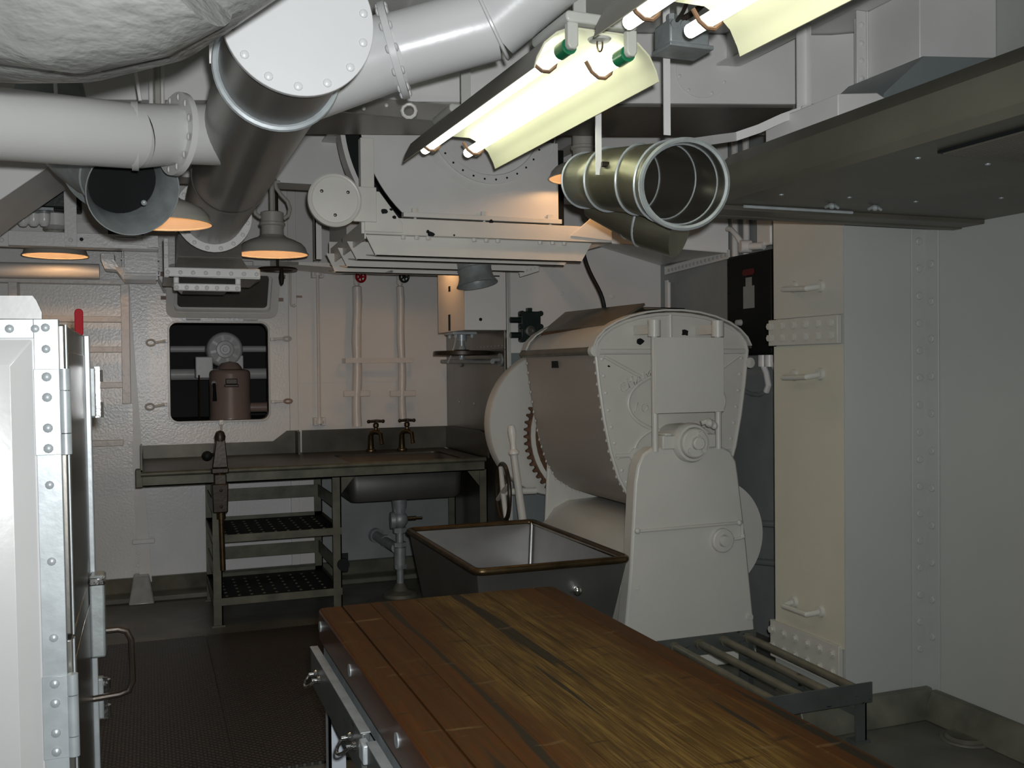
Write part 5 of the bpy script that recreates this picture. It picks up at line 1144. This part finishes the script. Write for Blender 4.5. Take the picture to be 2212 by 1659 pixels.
g0 = A(2025, 330, Z=2.20); g1 = A(2170, 343, Z=2.20)
gx0, gy1 = g0.x, g0.y; gx1 = gx0+.42; gy0 = gy1-.55
fr_ = M().box(gx0, gy0, 2.198, gx1, gy1, 2.206).build('filter', 'black', t)
for k in range(24):
    x = gx0+.01+k*(gx1-gx0-.02)/23; M().box(x, gy0+.01, 2.192, x+.006, gy1-.01, 2.199).build('filter_slat', 'canopy', fr_)
M().tube([(gx0+.18, gy0+.20, 2.192), (gx0+.18, gy0+.20, 2.178), (gx0+.30, gy0+.20, 2.178), (gx0+.30, gy0+.20, 2.192)], .005, 6).build('filter_handle', 'galv', fr_)

# sloping corner duct over the mixer
t = root('corner_duct', (3.1, 5.8, 2.4), 'pale duct with sloping dark underside in the upper corner above the mixer', 'duct')
b0, b1, b2, b3 = A(1285, 530, Y=6.066), A(1432, 574, Y=6.066), A(1574, 547, X=3.395), A(1292, 524, Y=5.55)
b1.x = 3.395
M().hexa([b3, b2, b1, b0]+[V(q.x, q.y, 3.115) for q in (b3, b2, b1, b0)]).build('duct_body', 'duct', t, .003)
M().bar(lerp(b3, b2, .02)+V(0, -.002, .02), lerp(b3, b2, .98)+V(0, -.002, .02), .008, .03).build('edge_strip', 'duct', t)

# ================================================================== ceiling ventilator
YV = 5.0
t = vent = root('ceiling_ventilator', (1.75, 5.4, 2.4), 'grey ceiling ventilator box with round flanged port and louvred underside', 'ventilator')
Q = lambda x, y: A(x, y, Y=YV)
xl, xr_ = Q(787, 500).x, Q(1320, 500).x; zb, zt = Q(1050, 515).z, Q(1050, 480).z
M().box(xl, YV-.008, zb, xr_, YV, zt+.0).box(xl, YV-.008, zb, xr_, YV+.06, zb+.008).build('front_rail', 'frame', t, .003)
M().box(xr_-.008, YV, zb, xr_, YV+1.05, zt).build('side_rail', 'frame', t)
M().box(xl, YV+1.04, zb, xr_, YV+1.05, zt).build('back_rail', 'frame', t)
bl = A(690, 556, Y=YV+1.05)
M().bar((xl+.004, YV, (zb+zt)/2-.02), (xl+.01, YV+1.05, (zb+zt)/2-.05), .008, .10).build('side_rail', 'frame', t)
M().prism([(xl-.001, zb+.01), (Q(868, 500).x, zb+.01), (Q(868, 490).x, zb+.06), (Q(818, 420).x, Q(818, 415).z), (xl-.001, Q(790, 412).z)], 'XZ', YV-.018, YV-.0085).build('gusset', 'frame', t, .003)
M().prism([(xr_-.002, zb+.01), (Q(1230, 500).x, zb+.03), (Q(1310, 440).x, Q(1310, 440).z), (xr_-.002, Q(1318, 440).z)], 'XZ', YV-.018, YV-.0085).build('gusset', 'frame', t, .003)
M().box(Q(778, 300).x, YV-.004, zb, Q(807, 300).x, YV+.004, 2.80).box(Q(778, 300).x, YV, zb, Q(778, 300).x+.006, YV+.05, 2.80).build('corner_post', 'frame', t, .002)
zq = A(695, 560, Y=YV+1.02).z
M().box(bl.x-.03, YV+1.02, zq, bl.x+.01, YV+1.03, 3.119).box(bl.x-.03, YV+1.02, zq, bl.x-.024, YV+1.08, 3.119).build('rear_post', 'duct', t)
for k, (px, py, r_) in enumerate(((830, 457, .016), (852, 470, .012), (845, 452, .008), (930, 506, .020), (924, 500, .010), (981, 508, .006), (1061, 478, .012))): chip(t, A(px, py, Y=YV-.0195 if px < 870 else YV-.009), r_, 20+k)
# drum-shaped casing with flat front
fc = Q(1063, 256)
R1, R2 = .72, .80
xbr = Q(1214, 465).x; zbb = Q(1050, 466).z; ztt = 2.86
zbr = zbb
def arcx(R, z): return fc.x-math.sqrt(max(0, R*R-(z-fc.z)**2))
fp = [(xbr, ztt), (arcx(R1, ztt), ztt)]+[(arcx(R1, z), z) for z in lin(ztt-.02, zbb, 12)]+[(xbr, zbb)]
M().prism(fp, 'XZ', YV+.05, YV+.06).build('front_plate', 'duct', t)
M().prism([(xbr-.002, ztt), (arcx(R1, ztt)+.02, ztt)]+[(arcx(R1, z)+.02, z) for z in lin(ztt-.02, zbb, 12)]+[(xbr-.002, zbb)], 'XZ', YV+.061, YV+.18).build('casing', 'black', t)
aR = [(arcx(R2, z), z) for z in lin(ztt, 2.30, 14)]; aI = [(arcx(R2-.025, z), z) for z in lin(2.30, ztt, 14)]
M().prism(aR+aI, 'XZ', YV+.18, YV+.30).build('scroll_rim', 'duct', t)
M().prism([(arcx(R2-.03, z), z) for z in lin(ztt, 2.30, 14)]+[(xbr+.1, 2.30), (xbr+.1, ztt)], 'XZ', YV+.20, YV+.26).build('scroll_back', 'black', t)
for zz_ in (2.52, 2.36): M().hexnut((arcx(R2, zz_)+.012, YV+.17, zz_), (0, -1, 0), .018, .02).build('scroll_bolt', 'white', t)
rp = .345
M().lathe((fc.x, YV+.05, fc.z), (0, -1, 0), [(rp, -.001), (rp, .012), (rp-.045, .012), (rp-.05, -.0), (rp-.07, -.06), (1e-4, -.08)], 64).build('port_flange', 'duct', t)
rivets(t, [V(fc.x+math.cos(a)*(rp-.022), YV+.038, fc.z+math.sin(a)*(rp-.022)) for a in lin(-PI+.25, -.25, 14)], (0, -1, 0), .006, 'black', 'bolt_hole')
M().lathe((fc.x, YV+.05, fc.z), (0, -1, 0), [(rp+.055, -.0005), (rp+.055, .003), (rp+.05, .003), (rp+.05, -.0005)], 64).build('weld_ring', 'duct', t)
zfl = zbb
M().box(Q(872, 470).x, YV+.0, zfl-.025, xbr, YV+.05, zfl+.0).build('sill', 'frame', t, .002)
for px in (900, 1050, 1193): q = Q(px, 484); M().hexnut((q.x, YV+.03, zfl), (0, 0, 1), .02, .026).cyl((q.x, YV+.03, zfl-.06), (q.x, YV+.03, zfl), .008, n=8).build('bolt', 'frame', t)
# louvre trays under the frame
zs_ = (2.195, 2.165, 2.145, 2.135)
trays = ((790, 1278, 552, YV+.03), (750, 1240, 561, YV+.32), (730, 1165, 577, YV+.62), (705, 1100, 588, YV+.90))
for k, (x0, x1, yb, yy) in enumerate(trays):
    a, b = A(x0, yb, Y=yy), A(x1, yb-1, Y=yy); zt2 = zb-.001
    bevel_ = .055
    tr_ = M().prism([(a.x, zt2), (a.x+bevel_, a.z), (b.x-bevel_*1.2, a.z), (b.x, zt2)], 'XZ', yy, yy+.012).hexa([(a.x+bevel_, yy, a.z), (b.x-bevel_*1.2, yy, a.z), (b.x-bevel_*1.2, yy+.25, a.z+.03), (a.x+bevel_, yy+.25, a.z+.03), (a.x+bevel_, yy, a.z+.006), (b.x-bevel_*1.2, yy, a.z+.006), (b.x-bevel_*1.2, yy+.25, a.z+.036), (a.x+bevel_, yy+.25, a.z+.036)]).build('louvre', 'frame', t)
for px in (871, 900, 925, 1024, 1050, 1075, 1166, 1193, 1218): q = A(px, 523, Y=YV+.02); M().hexnut((q.x, YV+.015, zb-.018), (0, 0, 1), .014, .018).build('bolt', 'frame', t)
# round junction box on the ventilator's corner
jc = A(723, 432, Y=YV-.05)
j = root('round_junction_box', jc, 'round grey screw-down junction box at the left corner of the ceiling ventilator', 'junction box')
M().lathe((jc.x, YV+.0, jc.z), (0, -1, 0), [(1e-4, 0), (.128, 0), (.132, .03), (.137, .032), (.137, .06), (.128, .066), (.118, .064), (.114, .060), (1e-4, .060)], 44).build('cover', 'frame', j)
rivets(j, [V(jc.x+math.cos(a)*.078, YV-.060, jc.z+math.sin(a)*.078) for a in (.55, 2.6, -PI/2)], (0, -1, 0), .009, 'steel', 'screw')
M().box(jc.x+.10, YV-.03, jc.z-.10, xl+.06, YV-.009, jc.z+.08).build('mounting_plate', 'frame', j, .003)
# perforated bracket under the right rear
a, b = A(1122, 590, Y=5.65), A(1163, 577, Y=5.55)
br = tag(M().bar(a, b, .006, .05).build('perforated_bracket', 'frame'), 'small perforated angle bracket under the right rear corner of the ventilator', 'bracket')
rivets(br, [lerp(a, b, k/5)+V(0, -.006, 0) for k in range(6)], (0, -1, 0), .007, 'white')
# flat bottom of the duct over the sink, lit by the lamp
t = root('overhead_trunk', (1.6, 6.9, 2.2), 'flat bottomed pale trunk along the back wall above the lagged pipes', 'duct')
z_ = A(1000, 584, Y=6.75).z
M().box(A(700, 584, Y=6.75).x+.12, 6.55, z_, 2.21, 7.20, z_+.55).build('trunk', 'wall_smooth', t, .004)
M().hexa([A(645, 572, Y=6.6), A(790, 583, Y=6.6), V(1.35, 7.3, z_), V(.85, 7.3, z_+.04), A(645, 566, Y=6.6), A(790, 570, Y=6.6), V(1.35, 7.3, z_+.05), V(.85, 7.3, z_+.09)]).build('skirt', 'frame', t)
wv = A(600, 583, Y=6.5)
t = root('damper_handle', wv, 'dark damper wheel with hanging handle under the duct right of the pendant lamp', 'handle')
M().lathe(wv, (0, 0, 1), [(.12, -.005), (.13, 0), (.12, .012), (.10, .012), (.10, -.005), (.12, -.005)], 28).cyl(wv+V(-.11, 0, .003), wv+V(.11, 0, .003), .008, n=6).cyl(wv, V(wv.x, wv.y, 3.119), .009, n=8).build('wheel', 'bronze', t)
M().lathe(wv+V(.01, -.11, .0), (0, 0, -1), [(.008, -.01), (.012, .02), (.018, .06), (.012, .10), (1e-4, .11)], 12).build('grip', 'black', t)

# ================================================================== overhead gear at the left
YG = 6.35
G2 = lambda x, y: A(x, y, Y=YG)
t = root('channel_rail', G2(170, 520), 'grey steel channel rail with flat uprights, high at the left', 'rail')
r_ = M().box(-1.6, YG, G2(170, 531).z, G2(342, 520).x, YG+.012, G2(170, 503).z).box(-1.6, YG, G2(170, 534).z, G2(342, 520).x, YG+.12, G2(170, 531).z).build('channel', 'wall', t, .003)
for px in (4, 153): q = G2(px, 500); M().box(q.x-.034, YG-.012, G2(px, 532).z, q.x+.034, YG-.001, 2.80).build('upright', 'wall', t, .002)
rivets(t, [G2(x, y)+V(0, -.013, 0) for x, y in ((153, 519), (4, 519))], (0, -1, 0), .014, 'wall')
q = G2(176, 517); M().cyl(q+V(0, -.004, 0), q+V(0, .02, 0), .011, n=12).build('hole', 'black', t)
M().box(G2(236, 500).x, YG-.014, G2(236, 527).z, G2(311, 500).x, YG-.001, G2(236, 510).z).box(G2(250, 500).x, YG-.012, G2(236, 513).z, G2(296, 500).x, YG-.014, G2(236, 511).z).build('bracket_plate', 'wall', t, .003)
rivets(t, [G2(x, 517)+V(0, -.014, 0) for x in (243, 304)], (0, -1, 0), .014, 'wall')
M().box(G2(233, 500).x, YG+.03, G2(236, 508).z, G2(310, 500).x, YG+.25, G2(236, 488).z).build('black_block', 'black', t)
t = root('channel_rail', A(60, 480, Y=6.7), 'second steel rail behind the lobed conduit elbows, high at the left', 'rail')
M().box(-1.6, 6.9, A(100, 502, Y=6.9).z, A(330, 500, Y=6.9).x, 6.95, A(100, 478, Y=6.9).z).build('channel', 'duct', t)
# three conduit elbows
for k, px in enumerate((50, 73, 96)):
    c = A(px, 472, Y=6.48)
    t = root('conduit_elbow', c, '%s of the three rounded white conduit elbows high at the left' % ('left', 'middle', 'right')[k], 'conduit', 'conduit elbows at upper left')
    M().lathe(A(px, 491, Y=6.48), (0, 0, 1), [(1e-4, 0), (.018, .004), (.03, .02), (.034, .05), (.034, .10)], 18).build('elbow', 'wall', t)
    M().cyl(A(px, 491, Y=6.48)+V(0, 0, .08), A(px, 491, Y=6.48)+V(0, 0, .10), .0345, n=16).build('collar', 'galv', t)
a, b = A(35, 452, Y=6.15), A(180, 395, Y=6.15)
t = root('black_cabinet', (A(100, 440, Y=6.15).x, 6.3, A(100, 452, Y=6.15).z), 'black box hung high above the conduit elbows at the left', 'cabinet')
M().box(A(30, 440, Y=6.42).x, 6.42, A(100, 450, Y=6.42).z, A(174, 440, Y=6.42).x, 6.57, A(100, 370, Y=6.42).z).build('body', 'black', t, .006)
M().box(A(36, 440, Y=6.42).x, 6.41, A(100, 446, Y=6.42).z, A(169, 440, Y=6.42).x, 6.42, A(100, 372, Y=6.42).z).build('door', 'green_black', t, .004)
M().box(A(36, 440, Y=6.5).x, 6.42, A(100, 458, Y=6.5).z, A(118, 440, Y=6.5).x, 6.6, A(100, 451, Y=6.5).z).build('gland_plate', 'galv', t)
M().lathe(A(120, 496, Y=6.6), (0, 0, 1), [(.05, 0), (.085, .02), (.085, .09), (.07, .10), (.02, .11), (.02, .25)], 24).build('lamp_base', 'duct', t)
# horizontal header pipe
a, b = A(-60, 587, Y=7.05), A(222, 587, Y=7.05)
t = root('header_pipe', (0-.6, 7.05, a.z), 'thick grey horizontal pipe high on the back wall at the left', 'pipe')
M().cyl(V(-1.6, 7.05, b.z-.01), V(b.x-.02, 7.05, b.z), .052, n=24).build('pipe', 'duct', t)
M().box(-1.6, 7.28, A(100, 611, Y=7.28).z, A(270, 600, Y=7.28).x, 7.40, A(100, 600, Y=7.28).z).build('ledge', 'lag', t, .002)
# ribbed cable box
YQ = 6.72; G3 = lambda x, y: A(x, y, Y=YQ)
t = root('ribbed_box', G3(300, 575), 'ribbed grey cast box beside the riveted square duct, high at the left', 'box')
M().box(G3(268, 575).x, YQ, G3(300, 590).z, G3(340, 575).x, YQ+.3, G3(300, 520).z).hexa([(G3(268, 575).x, YQ, G3(300, 604).z), (G3(338, 575).x, YQ, G3(300, 604).z), (G3(338, 575).x, YQ+.3, G3(300, 604).z), (G3(268, 575).x, YQ+.3, G3(300, 604).z), (G3(246, 575).x, YQ+.02, G3(300, 577).z), (G3(345, 575).x, YQ+.02, G3(300, 577).z), (G3(345, 575).x, YQ+.3, G3(300, 577).z), (G3(246, 575).x, YQ+.3, G3(300, 577).z)]).build('body', 'wall', t, .003)
M().box(G3(285, 575).x, YQ+.301, G3(300, 570).z, G3(325, 575).x, 7.399, G3(300, 555).z).build('wall_arm', 'wall', t)
for y in (561, 583, 594): M().box(G3(262, 575).x, YQ-.02, G3(300, y+1.5).z, G3(345, 575).x, YQ+.0, G3(300, y-1).z).build('rib', 'wall', t)
for x in (266, 339): M().box(G3(x-1.5, 575).x, YQ-.022, G3(300, 604).z, G3(x+1.5, 575).x, YQ, G3(300, 534).z).build('rib', 'wall', t)
M().box(G3(217, 560).x, YQ+.02, G3(300, 562).z, G3(247, 560).x, YQ+.2, G3(300, 548).z).hexa([(G3(226, 560).x, YQ+.03, G3(300, 582).z), (G3(262, 560).x, YQ+.03, G3(300, 584).z), (G3(262, 560).x, YQ+.2, G3(300, 584).z), (G3(226, 560).x, YQ+.2, G3(300, 582).z), (G3(217, 560).x, YQ+.02, G3(300, 562).z), (G3(247, 560).x, YQ+.02, G3(300, 562).z), (G3(247, 560).x, YQ+.2, G3(300, 562).z), (G3(217, 560).x, YQ+.2, G3(300, 562).z)]).build('side_bracket', 'wall', t, .004)
# sloping pale duct at the far left
t = root('sloping_duct', A(20, 420, Y=5.0), 'pale sloping duct with dark underside at the left edge below the branch pipe', 'duct')
pts = [A(-120, 350, Y=4.7), A(128, 352, Y=4.7), A(96, 360, Y=4.7), A(-120, 530, Y=4.7)]
M().prism([(p.x, p.z) for p in (A(-140, 300, Y=4.7), A(140, 300, Y=4.7), A(118, 352, Y=4.7), A(0, 432, Y=4.7), A(-140, 540, Y=4.7))], 'XZ', 4.7, 5.35).build('duct_body', 'duct', t, .003)
# hanging rods and conduits
for px0, py0, px1, py1, yy, lab in ((279, 60, 303, 218, 3.95, 'slanting thin rod above the white branch pipe'), (117, 140, 121, 205, 3.95, 'short thin rod at the far left above the branch pipe')):
    a, b = A(px0, py0, Y=yy), A(px1, py1, Y=yy); tag(M().cyl(a+(a-b)*.6, b, .007, n=8).build('hanger_rod', 'duct'), lab, 'rod', 'hanger rods')
for px, rr, lab in ((326, .010, 'thin left of the pair of vertical conduits above the branch pipe flange'), (346, .019, 'thick right of the pair of vertical conduits above the branch pipe flange')):
    q = A(px, 190, Y=4.42); tag(M().cyl(V(q.x, 4.42, 2.5), V(q.x, 4.42, 3.119), rr, n=10).build('vertical_conduit', 'duct'), lab, 'conduit', 'vertical conduits at upper left')
# transverse deck beam
t = struct(M().box(-1.75, 5.9, 2.72, 3.4, 5.95, 3.119).box(-1.75, 5.82, 2.70, 3.4, 6.03, 2.72).build('trim_4', 'duct'))
for k, x in enumerate((-1.0, .05, 1.05, 2.5)):
    struct(M().box(x, -1.6, 2.98, x+.012, 5.9, 3.119).box(x-.05, -1.6, 2.97, x+.06, 5.9, 2.98).build('trim_%d' % (5+k), 'duct'))
